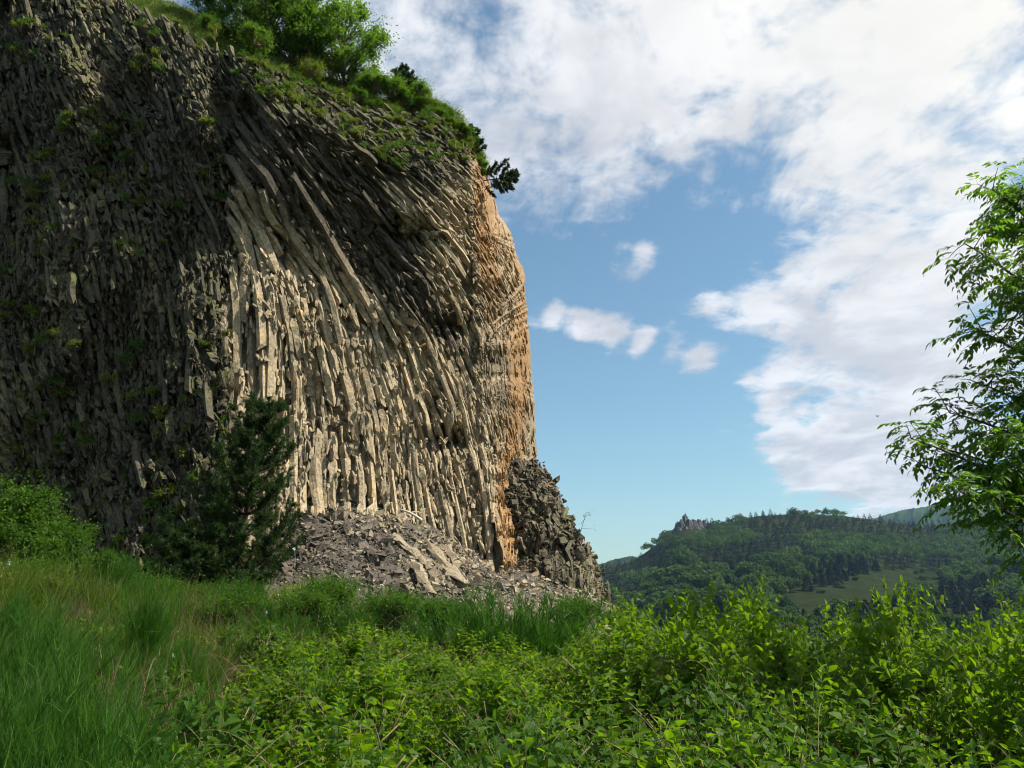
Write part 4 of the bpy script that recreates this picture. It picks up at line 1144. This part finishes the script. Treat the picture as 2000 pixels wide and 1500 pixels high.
# ------------------------------------------------------------------ the leafy thicket in the foreground
def thicket_shrub(g_, Rw, H, nshoot, tall=0, big=1.0, mat=None):
    T = Geo(); Lf = Geo()
    Pp, Dd, Ll, Ww, Up = [], [], [], [], []
    for k in range(nshoot + tall):
        az = g_.uniform(0, 6.28); r_ = Rw * math.sqrt(g_.uniform(0, 1))
        zt = H * (1 - .75 * (r_ / Rw) ** 2.2) * g_.uniform(.62, 1.06)
        tip = np.array([math.cos(az) * r_, math.sin(az) * r_, zt])
        sl = g_.uniform(.28, .55)
        if k >= nshoot: tip = np.array([math.cos(az) * r_ * .6, math.sin(az) * r_ * .6, H * g_.uniform(1.08, 1.32)]); sl = .6
        out_ = np.array([math.cos(az), math.sin(az), 0]) * (.25 + .55 * r_ / Rw) + g_.normal(0, .22, 3)
        base = tip - nrm(out_ + np.array([0, 0, 1.0])) * sl
        mid = (tip + base) / 2 + g_.normal(0, .04, 3)
        pts = bez(base, mid, tip, 6)
        T.tube(pts, np.linspace(.0045, .0015, 6), 3)
        nn = int(sl / (.062 * big))
        t = np.linspace(.12, 1, nn); ii = np.clip(t * 5, 0, 4.999); i0 = ii.astype(int); fr = (ii - i0)[:, None]
        pp = pts[i0] * (1 - fr) + pts[i0 + 1] * fr; ax = nrm(pts[i0 + 1] - pts[i0])
        a0 = g_.uniform(0, 6.28)
        s1 = nrm(np.cross(ax, [0.3, 0.2, .9])); s2 = np.cross(ax, s1)
        big_ = g_.uniform(.75, 1.35) * .090 * big
        for sgn in (0, math.pi):
            an = a0 + np.arange(nn) * 1.57 + sgn + g_.normal(0, .25, nn)
            rd = np.cos(an)[:, None] * s1 + np.sin(an)[:, None] * s2
            dd = nrm(rd + ax * (.35 + .9 * t[:, None] ** 6) + g_.normal(0, .12, (nn, 3)))
            lsz = big_ * g_.uniform(.75, 1.15, nn) * (1 - .45 * t ** 5)
            Pp.append(pp); Dd.append(dd); Ll.append(lsz); Ww.append(lsz * g_.uniform(.55, .75, nn)); Up.append(np.repeat(nrm(ax.mean(0) + [0, 0, .8])[None], nn, 0))
    P_ = np.concatenate(Pp); n = len(P_)
    Lf.add(*leaves(P_, np.concatenate(Dd), np.concatenate(Ll), np.concatenate(Ww), g_, np.concatenate(Up) + g_.normal(0, .40, (n, 3))))
    for k in range(2):
        az = g_.uniform(0, 6.28); a0 = np.array([math.cos(az), math.sin(az), 0]) * Rw * g_.uniform(0, .6); a1 = a0 + np.array([g_.normal(0, .5), g_.normal(0, .5), 0])
        T.tube(bez(a0 + [0, 0, H * .4], (a0 + a1) / 2 + [0, 0, H * g_.uniform(.95, 1.3)], a1 + [0, 0, H * g_.uniform(.7, 1.1)], 9), np.linspace(.004, .0015, 9), 3)
    for k in range(9):
        az = g_.uniform(0, 6.28); r_ = Rw * g_.uniform(.2, .8); e = np.array([math.cos(az) * r_, math.sin(az) * r_, H * g_.uniform(.55, .8)])
        T.tube(bez((g_.normal(0, .08), g_.normal(0, .08), -.1), e * [.4, .4, .7], e, 6), np.linspace(.014, .005, 6), 4)
    return T.mesh('thicket_stems', M_TWIG, True), Lf.mesh('thicket_foliage', mat or L_SHRUB)


g = np.random.default_rng(71)
TV = [thicket_shrub(g, .80, 1.0, 165), thicket_shrub(g, .80, 1.0, 175, 0, .8), thicket_shrub(g, .76, 1.0, 130, 0, 1.2, L_SHRUBB), thicket_shrub(g, .80, 1.0, 165, 3)] + [thicket_shrub(g, .7, 1.0, 110, 7), thicket_shrub(g, .7, 1.0, 110, 5)]
cnt = 0
yy = 2.7
while yy < 13.4:
    xx = (interp(yy, [(2.7, 330), (5, 470), (7, 560), (9, 600), (10.6, 640), (12.2, 690), (13.4, 760)]) - 1000) / FPX / .96 * yy
    xr = 1150 / FPX / .96 * yy
    while xx < xr:
        x = xx + g.normal(0, .16); y = yy + g.normal(0, .16); xx += .88
        px = 1000 + x / y * .96 * FPX
        # height of the canopy: lower in the middle, higher to the right and far away
        topz = interp(y, [(2.7, 0.93), (4, .96), (6, 1.04), (8, 1.12), (9, 1.18), (10.6, 1.24), (12, 1.28), (13.4, 1.34)]) + interp(px, [(300, 0), (1050, 0), (1250, .20), (1450, .20), (1560, .04), (1750, .02), (1900, .14), (2100, .18)]) * sstep(y, 4.5, 8)
        topz += g.normal(0, .10) - .26 * sstep(y, 7, 9.5) * sstep(px, 700, 860) * (1 - sstep(px, 1080, 1180))
        if g.random() < .10: continue
        z0 = float(ground_z(np.array(x), np.array(y)))
        v_ = int(g.integers(0, 4)) if not (y > 6.5 and px > 1150 and g.random() < .35) else 4 + int(g.integers(0, 2))
        tm, cm = TV[v_]
        zone_ = ('along the bottom edge of the photo' if y < 4.3 else 'at the right edge below the ash tree' if px > 1800 else 'in the middle of the foreground thicket' if y < 8 else
                 'at the far edge of the thicket, below the scree' if px < 1120 else 'at the far edge of the thicket, below the wooded hill')
        zone_ += (' on the left' if px < 800 else ' on the right' if px > 1350 else ' in the centre') if y < 8 and px <= 1800 else ''
        o = tree_obj('leafy_shrub', (x, y, z0), tm, cm, rz=g.uniform(0, 6.28), pn=('stems', 'foliage'), label=('broad-leaved darker green shrub ' if v_ == 2 else 'bright green leafy shrub ') + zone_, category='shrub', group='thicket shrubs ' + zone_)
        hs = max(.5, topz - z0); o.scale = (1.0 * g.uniform(.92, 1.12), 1.0 * g.uniform(.92, 1.12), hs)
        cnt += 1
    yy += .72
TALL = [(1640, 7.2, 1.30, 'tall leafy shrub with one shoot rising before the meadow'), (1480, 9.2, 1.30, 'shrub with upright shoots before the wooded hill, right of the ruin'), (1345, 9.6, 1.36, 'shrub with shoots rising straight below the ruin'), (1780, 6.4, 1.20, 'leafy shrub with arching shoots right of the meadow'),
        (1900, 6.0, 1.24, 'leafy shrub with long shoots under the ash tree'), (1985, 5.6, 1.26, 'tall leafy shrub at the right edge under the ash'), (1230, 10.2, 1.30, 'leafy shrub at the far edge of the thicket beside the spur')]
for k, (px, D, tz, lab) in enumerate(TALL):
    p = on_ground(px, D); tm, cm = TV[4 + k % 2]
    o = tree_obj('leafy_shrub', p, tm, cm, rz=k * 1.1, pn=('stems', 'foliage'), label=lab, category='shrub', group='tall leafy shrubs'); o.scale = (.8, .8, tz - p[2])

# ------------------------------------------------------------------ ash tree on the right
g = np.random.default_rng(81)
AX, AY = 6.35, 7.9
az0 = float(ground_z(np.array(AX), np.array(AY)))
T = Geo(); Lf = Geo(); base = np.array([AX, AY, az0])
trunk = bez((0, 0, -.2), (.25, .1, 3.2), (-.1, .1, 7.4), 16); T.tube(trunk, np.linspace(.17, .05, 16), 8)
TG = [(1960, 520, 7.0), (1900, 980, 6.9), (1955, 900, 6.9), (1930, 840, 7.0), (1905, 365, 7.3), (1850, 470, 7.1), (1930, 430, 7.9), (1960, 380, 7.6), (1875, 640, 7.3), (1950, 600, 7.8), (1745, 850, 7.0), (1770, 905, 7.3), (1820, 800, 7.7), (1870, 740, 7.4),
      (1880, 900, 7.2), (1940, 780, 7.6), (1960, 860, 7.1), (1850, 960, 7.0), (1930, 1000, 7.2), (1990, 940, 7.6), (1880, 1010, 7.6), (1970, 1050, 7.2), (2000, 1000, 8.2), (2020, 500, 7.6), (2030, 640, 7.2), (2040, 760, 7.8), (2060, 900, 7.5), (2080, 400, 8), (2090, 560, 8.3), (2040, 340, 7.8),
      (2200, 480, 9.2), (2300, 600, 9), (2330, 800, 8.6), (2350, 450, 8), (2250, 300, 7.5), (2300, 900, 8.6), (2400, 700, 7.2), (2180, 700, 9.3), (2050, 300, 7.7), (1995, 460, 7.3), (1985, 700, 7.4), (2010, 820, 7.3), (1900, 840, 7.9), (1810, 870, 7.5)]
LP, LD, LA = [], [], []
for (px, py, D) in TG:
    tgt = at(px + 34, py + 6, D) - base
    h0 = np.clip(tgt[2] - .55 - .25 * np.linalg.norm(tgt[:2]), .8, 6.6)
    b0 = np.array([np.interp(h0, trunk[:, 2], trunk[:, j]) for j in range(3)])
    pts = bez(b0, b0 + (tgt - b0) * .55 + [0, 0, .30], tgt, 12); T.tube(pts, np.linspace(.032, .006, 12), 5)
    for f in np.concatenate([g.uniform(.35, 1, 13), [1.0]]):
        ii = min(f * 11, 10.99); i0 = int(ii); p = pts[i0] + (pts[i0 + 1] - pts[i0]) * (ii - i0); ax = nrm(pts[i0 + 1] - pts[i0])
        td = nrm(ax * .8 + g.normal(0, .55, 3) + [0, 0, .12]); tl = g.uniform(.14, .34)
        tw = bez(p, p + td * tl * .5 + [0, 0, .03], p + td * tl, 4); T.tube(tw, [.006, .005, .004, .003], 3)
        for j in range(1, 4):
            for sg in (-1, 1):
                sd = nrm(np.cross(td, [g.normal(0, .4), g.normal(0, .4), 1]))
                ld = nrm(sd * sg * .9 + td * (.5 if j < 3 else 1.2) + g.normal(0, .25, 3) + [0, 0, .1])
                LP.append(tw[j]); LD.append(ld); LA.append(td)
LP = np.array(LP); LD = np.array(LD); n = len(LP)
Ln = g.uniform(.15, .25, n)
dn = np.array([0, 0, -1.0])
parts = []
for j in range(9):
    f = .32 + .17 * (j // 2) if j < 8 else 1.0
    c = LP + LD * (Ln * f)[:, None] + dn * (Ln * .38 * f * f)[:, None]
    tang = nrm(LD + dn * (.76 * f)); side = nrm(np.cross(tang, [0, 0, 1.0])) * (0 if j == 8 else (1 if j % 2 else -1))
    dd = nrm(side * .95 + tang * .75 + dn * .22 + g.normal(0, .15, (n, 3)))
    up = nrm(np.array([0, 0, 1.0]) + g.normal(0, .35, (n, 3)))
    lz = Ln * g.uniform(.30, .40, n)
    parts.append(leaves(c, dd, lz, lz * .40, g, up, .2, .15)[0].reshape(n, 8, 3))
stalk = ribbons(LP, LD, Ln, .004, g, 3, 0.0, .38)[0].reshape(n, 8, 3)
AV = np.concatenate(parts + [stalk], 1)                                  # (n, 80, 3)
RIB_F = np.array([q_ for k in range(3) for q_ in ((2 * k, 2 * k + 1, 2 * k + 3), (2 * k, 2 * k + 3, 2 * k + 2))])
AF = np.concatenate([LEAF_F + 8 * j for j in range(9)] + [RIB_F + 72])
lx, ly = to_px(LP + base)
shows = np.where((lx < 1990) & (lx > 1700), (2000 - lx) + g.uniform(0, 120, n), -1)     # the outer leaves seen against the sky
pick = np.argsort(-shows)[:300]; rest_ = np.setdiff1d(np.arange(n), pick)
ash = empty('ash_tree', base, label='ash tree reaching in from the right edge with feathery leaves', category='tree')
link('trunk', T.mesh('ash_trunk', M_BARK, True), ash)
link('crown', mesh_np('ash_crown', AV[rest_].reshape(-1, 3), [(np.arange(len(rest_))[:, None, None] * 80 + AF[None]).reshape(-1, 3)], L_ASH), ash, kind='stuff')
for i in pick:
    o = link('leaf', mesh_np('ash_leaf', AV[i] - LP[i], [AF], L_ASH), ash); o.location = tuple(LP[i])

# ------------------------------------------------------------------ far hills
RIDGE = [(800, 1215), (900, 1195), (1100, 1140), (1180, 1112), (1240, 1094), (1290, 1058), (1320, 1028), (1345, 1018), (1372, 1022), (1420, 1021), (1480, 1008), (1560, 1003), (1650, 1008), (1740, 1020), (1800, 1030), (1900, 1024), (2000, 1012), (2200, 1000), (2600, 1010)]


def hill_pt(px, t):
    """t = 0 at the valley, 1 on the ridge"""
    py = 1420 + (interp(px, RIDGE) - 1420) * t
    D = 190 + 720 * np.clip(t, 0, 1) ** 1.9 + (fbm(np.stack([px / 130.0, t * 5], -1), 111, 3) - .5) * 70 * t * (1 - t) * 2
    return at(px, py, D), py, D


t_, p_ = np.meshgrid(np.linspace(0, 1, 90), np.linspace(760, 2700, 160), indexing='ij')
Hp, _, _ = hill_pt(p_, t_)
bkr = np.stack([Hp[-1] + np.array([0, 90.0 * k, -14.0 * k * k]) for k in range(1, 5)])
Hv = np.concatenate([Hp, bkr], 0)
link('hill', mesh_np('hill', Hv.reshape(-1, 3), [grid_faces(*Hv.shape[:2])[:, ::-1]], M_HILL, True), kind='structure', label='wooded hill across the valley with a grassy clearing', category='hill')
FAR = [('left', 1500, [(900, 1150), (1100, 1118), (1180, 1099), (1205, 1090), (1235, 1086), (1280, 1092), (1400, 1120), (1500, 1160)], 'low dark wooded ridge seen at the left end of the hill'),
       ('right', 2100, [(1480, 1060), (1600, 1035), (1700, 1014), (1760, 996), (1820, 987), (1900, 985), (2100, 965), (2400, 955), (2700, 960)], 'far blue wooded ridge behind the hill on the right')]
for (nm, D, rg, lab) in FAR:
    xs = np.linspace(rg[0][0], rg[-1][0], 700); top_ = interp(xs, rg) - 3 * fbm(np.stack([xs / 3.5, 0 * xs], -1), 121, 2) + 2
    rows_ = []
    for f, dd in ((1.0, -320.0), (.75, -200.0), (.5, -110.0), (.25, -45.0), (.08, -12.), (0, 0)):
        rows_.append(at(xs, top_ + (1260 - top_) * f, D + dd + (fbm(np.stack([xs / 30.0, 0 * xs + 9 * f], -1), 122, 3) - .5) * 80 * min(1, f * 8)))
    rows_.append(rows_[-1] + np.array([0, 60.0, -25.0])); rows_.append(rows_[-1] + np.array([0, 200.0, -160.0]))
    Fv = np.stack(rows_)
    link('far_ridge', mesh_np('far_ridge', Fv.reshape(-1, 3), [grid_faces(*Fv.shape[:2])[:, ::-1]], M_FAR, True), kind='structure', label=lab, category='ridge')

g = np.random.default_rng(91)


def far_broad(g_, n):
    lb = []
    for k in range(7):
        lb.append((np.array([g_.normal(0, .26), g_.normal(0, .26), g_.uniform(.38, .82)]), g_.uniform(.22, .36)))
    lb.append((np.array([0, 0, .55]), .40)); P, Dv = [], []
    for c, r_ in lb:
        dd = rand_dirs(n // 8, g_, -.6); P.append(c + dd * r_ * g_.uniform(.8, 1.05, (len(dd), 1))); Dv.append(dd)
    P = np.concatenate(P); Dv = np.concatenate(Dv)
    return lozenges(P - Dv * .04, nrm(np.cross(Dv, g_.normal(size=Dv.shape)) + .35 * Dv), .17 * g_.uniform(.7, 1.3, len(P)), .14, g_, up=Dv + .001)


def far_con(g_, n):
    z = g_.uniform(.08, 1, n) ** .9; r_ = .24 * (1 - z) ** .8 * g_.uniform(.55, 1.1, n) + .012; az = g_.uniform(0, 6.28, n)
    rd = np.stack([np.cos(az), np.sin(az), 0 * az], -1); P = rd * (r_ * .55)[:, None] + np.stack([0 * z, 0 * z, z], -1)
    return lozenges(P, nrm(rd + [0, 0, -.35] + .2 * g_.normal(size=rd.shape)), r_ * .8 + .03, .085, g_, up=np.array([0, 0, 1.]))


def trunk_mesh(h):
    G_ = Geo(); G_.tube([(0, 0, -.08), (0.01, 0, h * .5), (0, 0, h)], [.03, .022, .01], 5); return G_.mesh('hill_trunk', M_BARK, True)


FB_ = [mesh_np('hill_crown', V_, [F_], L_HILLA) for V_, F_ in (far_broad(g, 760) for _ in range(5))]
FC_ = [mesh_np('hill_conifer', V_, [F_], L_HILLB) for V_, F_ in (far_con(g, 420) for _ in range(3))]
lowB = [far_broad(g, 240) for _ in range(4)]; lowC = [far_con(g, 160) for _ in range(3)]
tkB, tkC = trunk_mesh(.6), trunk_mesh(.85)
N = 9000
pxc = g.uniform(1120, 2120, N); tc = g.uniform(.28, 1.0, N)
Pc, pyc, Dc = hill_pt(pxc, tc)


def meadow(px, py):
    return (px > 1515) & (px < 1850) & (py > interp(px, [(1515, 1168), (1560, 1158), (1640, 1142), (1690, 1122), (1780, 1110), (1850, 1118)])) & (py < interp(px, [(1515, 1200), (1600, 1215), (1700, 1200), (1850, 1165)]))


keep = []; kx = np.zeros(N); ky = np.zeros(N); m_ = 0
for i in range(N):
    if meadow(pxc[i], pyc[i]): continue
    if abs(pxc[i] - 1347) < 34 and pyc[i] < 1056: continue
    r_ = 5.6 * FPX / Dc[i] * 1.0
    if m_ and np.min(((kx[:m_] - pxc[i]) / r_) ** 2 + ((ky[:m_] - pyc[i]) / (r_ * .55)) ** 2) < 1: continue
    kx[m_] = pxc[i]; ky[m_] = pyc[i]; m_ += 1; keep.append(i)
keep = np.array(keep)
cz = fbm(np.stack([pxc / 90.0, pyc / 30.0], -1), 131, 3)
for (cx, cy_, rx, ry, a_) in ((1560, 1035, 170, 22, .35), (1440, 1085, 130, 22, .3), (1220, 1120, 60, 25, .25), (1700, 1080, 110, 25, -.35), (1360, 1060, 60, 20, -.3), (1480, 1140, 90, 20, -.2), (1780, 1020, 60, 12, .3), (1900, 1130, 80, 30, .05)):
    cz = cz + a_ * np.exp(-(((pxc - cx) / rx) ** 2 + ((pyc - cy_) / ry) ** 2))
isC = cz > .52
Hh = np.where(isC, g.uniform(8, 13, N), g.uniform(8, 14, N)) * interp(Dc, [(200, .5), (480, .95), (650, .9), (900, .72)])
order = keep[np.argsort(Dc[keep])]
vis_ = order[(pyc[order] < 1262) & (pxc[order] > 1160) & (pxc[order] < 2010)]
ind = set(vis_[:300].tolist())
Vj, Fj, nj, Mj, Aj = [], [], 0, [], []
for i in order:
    rz = g.uniform(0, 6.28); h = Hh[i]; wd = h * g.uniform(.85, 1.2) * (1.45 if isC[i] else 1.05)
    if i in ind:
        hz_ = ('on the hillside below the crag' if pxc[i] < 1400 else 'on the hillside between crag and clearing' if pxc[i] < 1530 else 'on the hillside right of the clearing' if pxc[i] > 1850 else 'on the hillside above the clearing' if pyc[i] < 1140 else 'in the valley below the hill clearing')
        o = tree_obj('hill_tree', Pc[i] - [0, 0, .3], tkC if isC[i] else tkB, (FC_[i % 3] if isC[i] else FB_[i % 5]), rz=rz,
                     label=('dark conifer ' if isC[i] else 'rounded green broadleaf tree ') + hz_, category='tree', group=('conifers ' if isC[i] else 'broadleaf trees ') + hz_)
        o.scale = (wd, wd, h)
    else:
        V_, F_ = (lowC[i % 3] if isC[i] else lowB[i % 4])
        c, s_ = math.cos(rz), math.sin(rz)
        V2 = np.stack([(V_[:, 0] * c - V_[:, 1] * s_) * wd, (V_[:, 0] * s_ + V_[:, 1] * c) * wd, V_[:, 2] * h], -1) + Pc[i]
        Vj.append(V2); Fj.append(F_ + nj); nj += len(V2); Mj.append(np.full(len(F_), int(isC[i]))); Aj.append(np.full((len(V2), 3), g.random()))
link('hill_forest', mesh_np('hill_forest', np.concatenate(Vj), [np.concatenate(Fj)], [L_HILLA, L_HILLB], False, {'tint': np.concatenate(Aj)}, fmat=np.concatenate(Mj)), kind='stuff', label='dense mixed forest on the far hillside', category='forest')
print('hill trees', len(order), 'shrubs', cnt)

for k in range(26):
    px_ = g.uniform(1530, 1840); t2 = g.uniform(.5, .8); pp_, py_, dd_ = hill_pt(np.array(px_), np.array(t2))
    if not meadow(px_, float(py_)): continue
    o = tree_obj('hill_bush', pp_ - [0, 0, .3], tkB, FB_[k % 5], rz=k, label='small dark bush on the grassy clearing of the hill', category='bush', group='bushes on the hill clearing'); o.scale = (g.uniform(3, 6),) * 2 + (g.uniform(2.2, 4),)

# crag and ruin on the hill
g = np.random.default_rng(95)
crag = empty('rock_crag', hill_pt(np.array(1345.), np.array(.97))[0], label='bare grey crag crowning the wooded hill', category='crag')
cl0 = np.array(crag.location)
for (px, py, D, wd, h) in [(1323, 1030, 878, 8, 20), (1331, 1024, 876, 10, 22), (1338, 1018, 880, 10, 24), (1346, 1022, 876, 10, 20), (1356, 1024, 880, 11, 18), (1366, 1024, 884, 11, 18), (1376, 1024, 886, 8, 17), (1328, 1038, 868, 10, 16), (1350, 1038, 866, 12, 14), (1340, 1036, 866, 11, 16), (1364, 1036, 870, 11, 14), (1384, 1030, 880, 8, 10)]:
    c = at(px, py, D); K_, s_n = 6, 7
    zz = np.linspace(-.9, .24, K_) * h; rr_ = wd * .50 * np.array([1.5, 1.4, 1.25, 1.05, .8, .4])
    ph = np.arange(s_n) / s_n * 6.283
    Vq = np.stack([np.cos(ph)[None] * rr_[:, None] * g.uniform(.75, 1.25, (K_, s_n)), np.sin(ph)[None] * rr_[:, None] * g.uniform(.75, 1.25, (K_, s_n)), zz[:, None] + g.normal(0, h * .05, (K_, s_n))], -1)
    q_, t2 = prism_faces(K_, s_n)
    o = link('rock', mesh_np('rock', Vq.reshape(-1, 3), [q_, t2], M_CRAG), crag); o.location = tuple(c - cl0)
ruin = empty('ruined_tower', at(1338, 1009, 880), label='small ruined tower on the highest point of the crag', category='ruin')


def box(dx, dy, dz, g_, jit=.12):
    c = np.array([(x, y, z) for x in (-.5, .5) for y in (-.5, .5) for z in (0, 1)], float) * [dx, dy, dz]
    return c + g_.normal(0, jit, c.shape)


for (nm, x, y, dx, dy, dz) in [('tower', 0, 0, 1.7, 1.7, 4.0), ('wall', -2.2, .5, 2.4, 1.2, 1.4), ('wall', 2.4, .4, 2.6, 1.2, 1.0), ('battlement', .4, 0, .7, 1.5, 1.0)]:
    o = link(nm, mesh_np(nm, box(dx, dy, dz, g), [BOX_F], M_CRAG), ruin); o.location = (x, y, 2.6 if nm == 'battlement' else -1.5)

# ------------------------------------------------------------------ small things
# plants rooted in the rock face
g = np.random.default_rng(97)
cp = [bush(g, .28, .22, 420, .055, L_WEED, 7), bush(g, .34, .26, 520, .05, L_BUSH, 8), bush(g, .24, .30, 300, .06, L_WEED, 6)]
X, Y = seeds(230, 10, 440, 40, 1080, lambda x, y: fbm(np.stack([x / 90., y / 90.], -1), 141, 2) > .47, g)
X2, Y2 = seeds(110, 470, 925, 110, 330, lambda x, y: (y < lip(x)) & (y > interp(x, RIM) + 8), g)
for i, (x, y) in enumerate(zip(np.concatenate([X, X2]), np.concatenate([Y, Y2]))):
    p = cliff_pt(x, y) + cliff_nrm(x, y) * .12
    tm, cm = cp[i % 3]
    wz_ = ('in the upper' if y < 330 else 'halfway up the' if y < 700 else 'low in the') + (' dark rock wall by the left edge' if x < 170 else ' dark rock wall, middle part' if x < 320 else ' dark rock wall beside the tan columns')
    lab = 'small green plant rooted ' + wz_ if i < len(X) else 'small green plant in the top rock band, ' + ('left end' if x < 600 else 'middle' if x < 750 else 'right end')
    o = tree_obj('rock_plant', p, tm, cm, sc=g.uniform(.6, 1.35), rz=g.uniform(0, 6.28), pn=('stems', 'foliage'), label=lab, category='plant', group='plants: ' + lab[12:])
    o.rotation_euler = (R(35), 0, g.uniform(-.4, .4))
o = broom_obj('dry_shrub', cliff_pt(459., 772.) + np.array([0, -.5, 0]), dry2, .85, 0, 'greyish dead shrub on the cliff above the pine', 'dead shrubs', 'dead shrub')
# twig on the spur
G = Geo(); b0 = at(1128, 1052, 34); pts = bez((0, 0, -.2), (.2, 0, .5), (.35, 0, .95), 7); G.tube(pts, np.linspace(.014, .006, 7), 4)
G.tube(bez(pts[3], pts[3] + [.2, 0, .0], pts[3] + [.55, 0, -.02], 4), [.008, .006, .005, .004], 3); G.tube(bez(pts[5], pts[5] + [.1, 0, .2], pts[5] + [.3, 0, .3], 4), [.007, .005, .004, .004], 3)
sap = empty('sapling', b0, label='thin bare sapling on the rock spur against the sky', category='sapling'); link('stem', G.mesh('sapling_stem', M_BARK), sap)
lp = np.concatenate([pts[4:], pts[5] + np.array([[.3, 0, .3], [.2, 0, .25], [.1, 0, .2]]), pts[3] + np.array([[.5, 0, 0.02]])]); lp = np.repeat(lp, 3, 0) + g.normal(0, .05, (len(lp) * 3, 3))
link('leaves', mesh_np('sapling_leaves', *(lambda a: (a[0], [a[1]]))(lozenges(lp, g.normal(size=lp.shape), .09, .05, g)), L_BUSH), sap)
# white wild flowers in the undergrowth
fl_v = []
for (px, py, D) in [(381, 1187, 18), (428, 1247, 14), (517, 1203, 15), (20, 1100, 15), (545, 1163, 19), (585, 1135, 19), (575, 1072, 19.2), (522, 1195, 15), (538, 1222, 14), (700, 1150, 17.5)]:
    c = at(px, py, D); a0 = g.uniform(0, 6.28); G = Geo()
    for k in range(5):
        an = a0 + k * 1.2566; d = np.array([[math.cos(an), -.5, math.sin(an)]])
        G.add(*lozenges(np.zeros((1, 3)), d, .05, .045, g))
    G.tube([(0, 0.02, 0), (0.02, .05, -.2), (0.03, .06, -.45)], [.004, .004, .004], 3)
    o = link('wild_flower', G.mesh('wild_flower', M_PETAL), label='tiny white flower in the undergrowth below the cliff', category='flower', group='white flowers below the cliff'); o.location = tuple(c)
# bird
G = Geo(); G.tube([(-.11, 0, 0), (-.03, 0, .01), (.06, 0, .01), (.13, 0, 0)], [.012, .04, .035, .012], 6)
for sg in (-1, 1): G.add(np.array([(-.03, 0, .02), (.05, 0, .02), (.06, sg * .16, .10), (.0, sg * .30, .05), (-.05, sg * .14, .08)]), np.array([(0, 1, 2), (0, 2, 4), (2, 3, 4)]))
G.add(np.array([(-.10, -.01, 0), (-.10, .01, 0), (-.2, .04, .0), (-.2, -.04, 0)]), np.array([(0, 1, 2), (0, 2, 3)]))
o = link('bird', G.mesh('bird', M_BIRD), label='tiny dark bird flying in the sky left of the ash', category='bird'); o.location = tuple(at(1713, 813, 60)); o.rotation_euler = (.4, .2, .6)

# ------------------------------------------------------------------ haze
HZ_B, HZ_T = -37.0, 330.0
hv = np.array([(x, y, z) for x in (-4300, 4300) for y in (-4300, 4300) for z in (HZ_B, HZ_T)], float)
mh, nh = new_mat('haze_air')
pv = nh.n('ShaderNodeVolumePrincipled'); pv.inputs['Color'].default_value = (0.40, 0.64, 1.0, 1); pv.inputs['Density'].default_value = 0.00007
pv.inputs['Anisotropy'].default_value = 0.2
oh = nh.n('ShaderNodeOutputMaterial'); mh.node_tree.links.new(pv.outputs[0], oh.inputs['Volume'])
link('haze', mesh_np('haze', hv, [BOX_F], mh), kind='stuff', label='thin blue haze filling the valley', category='haze')
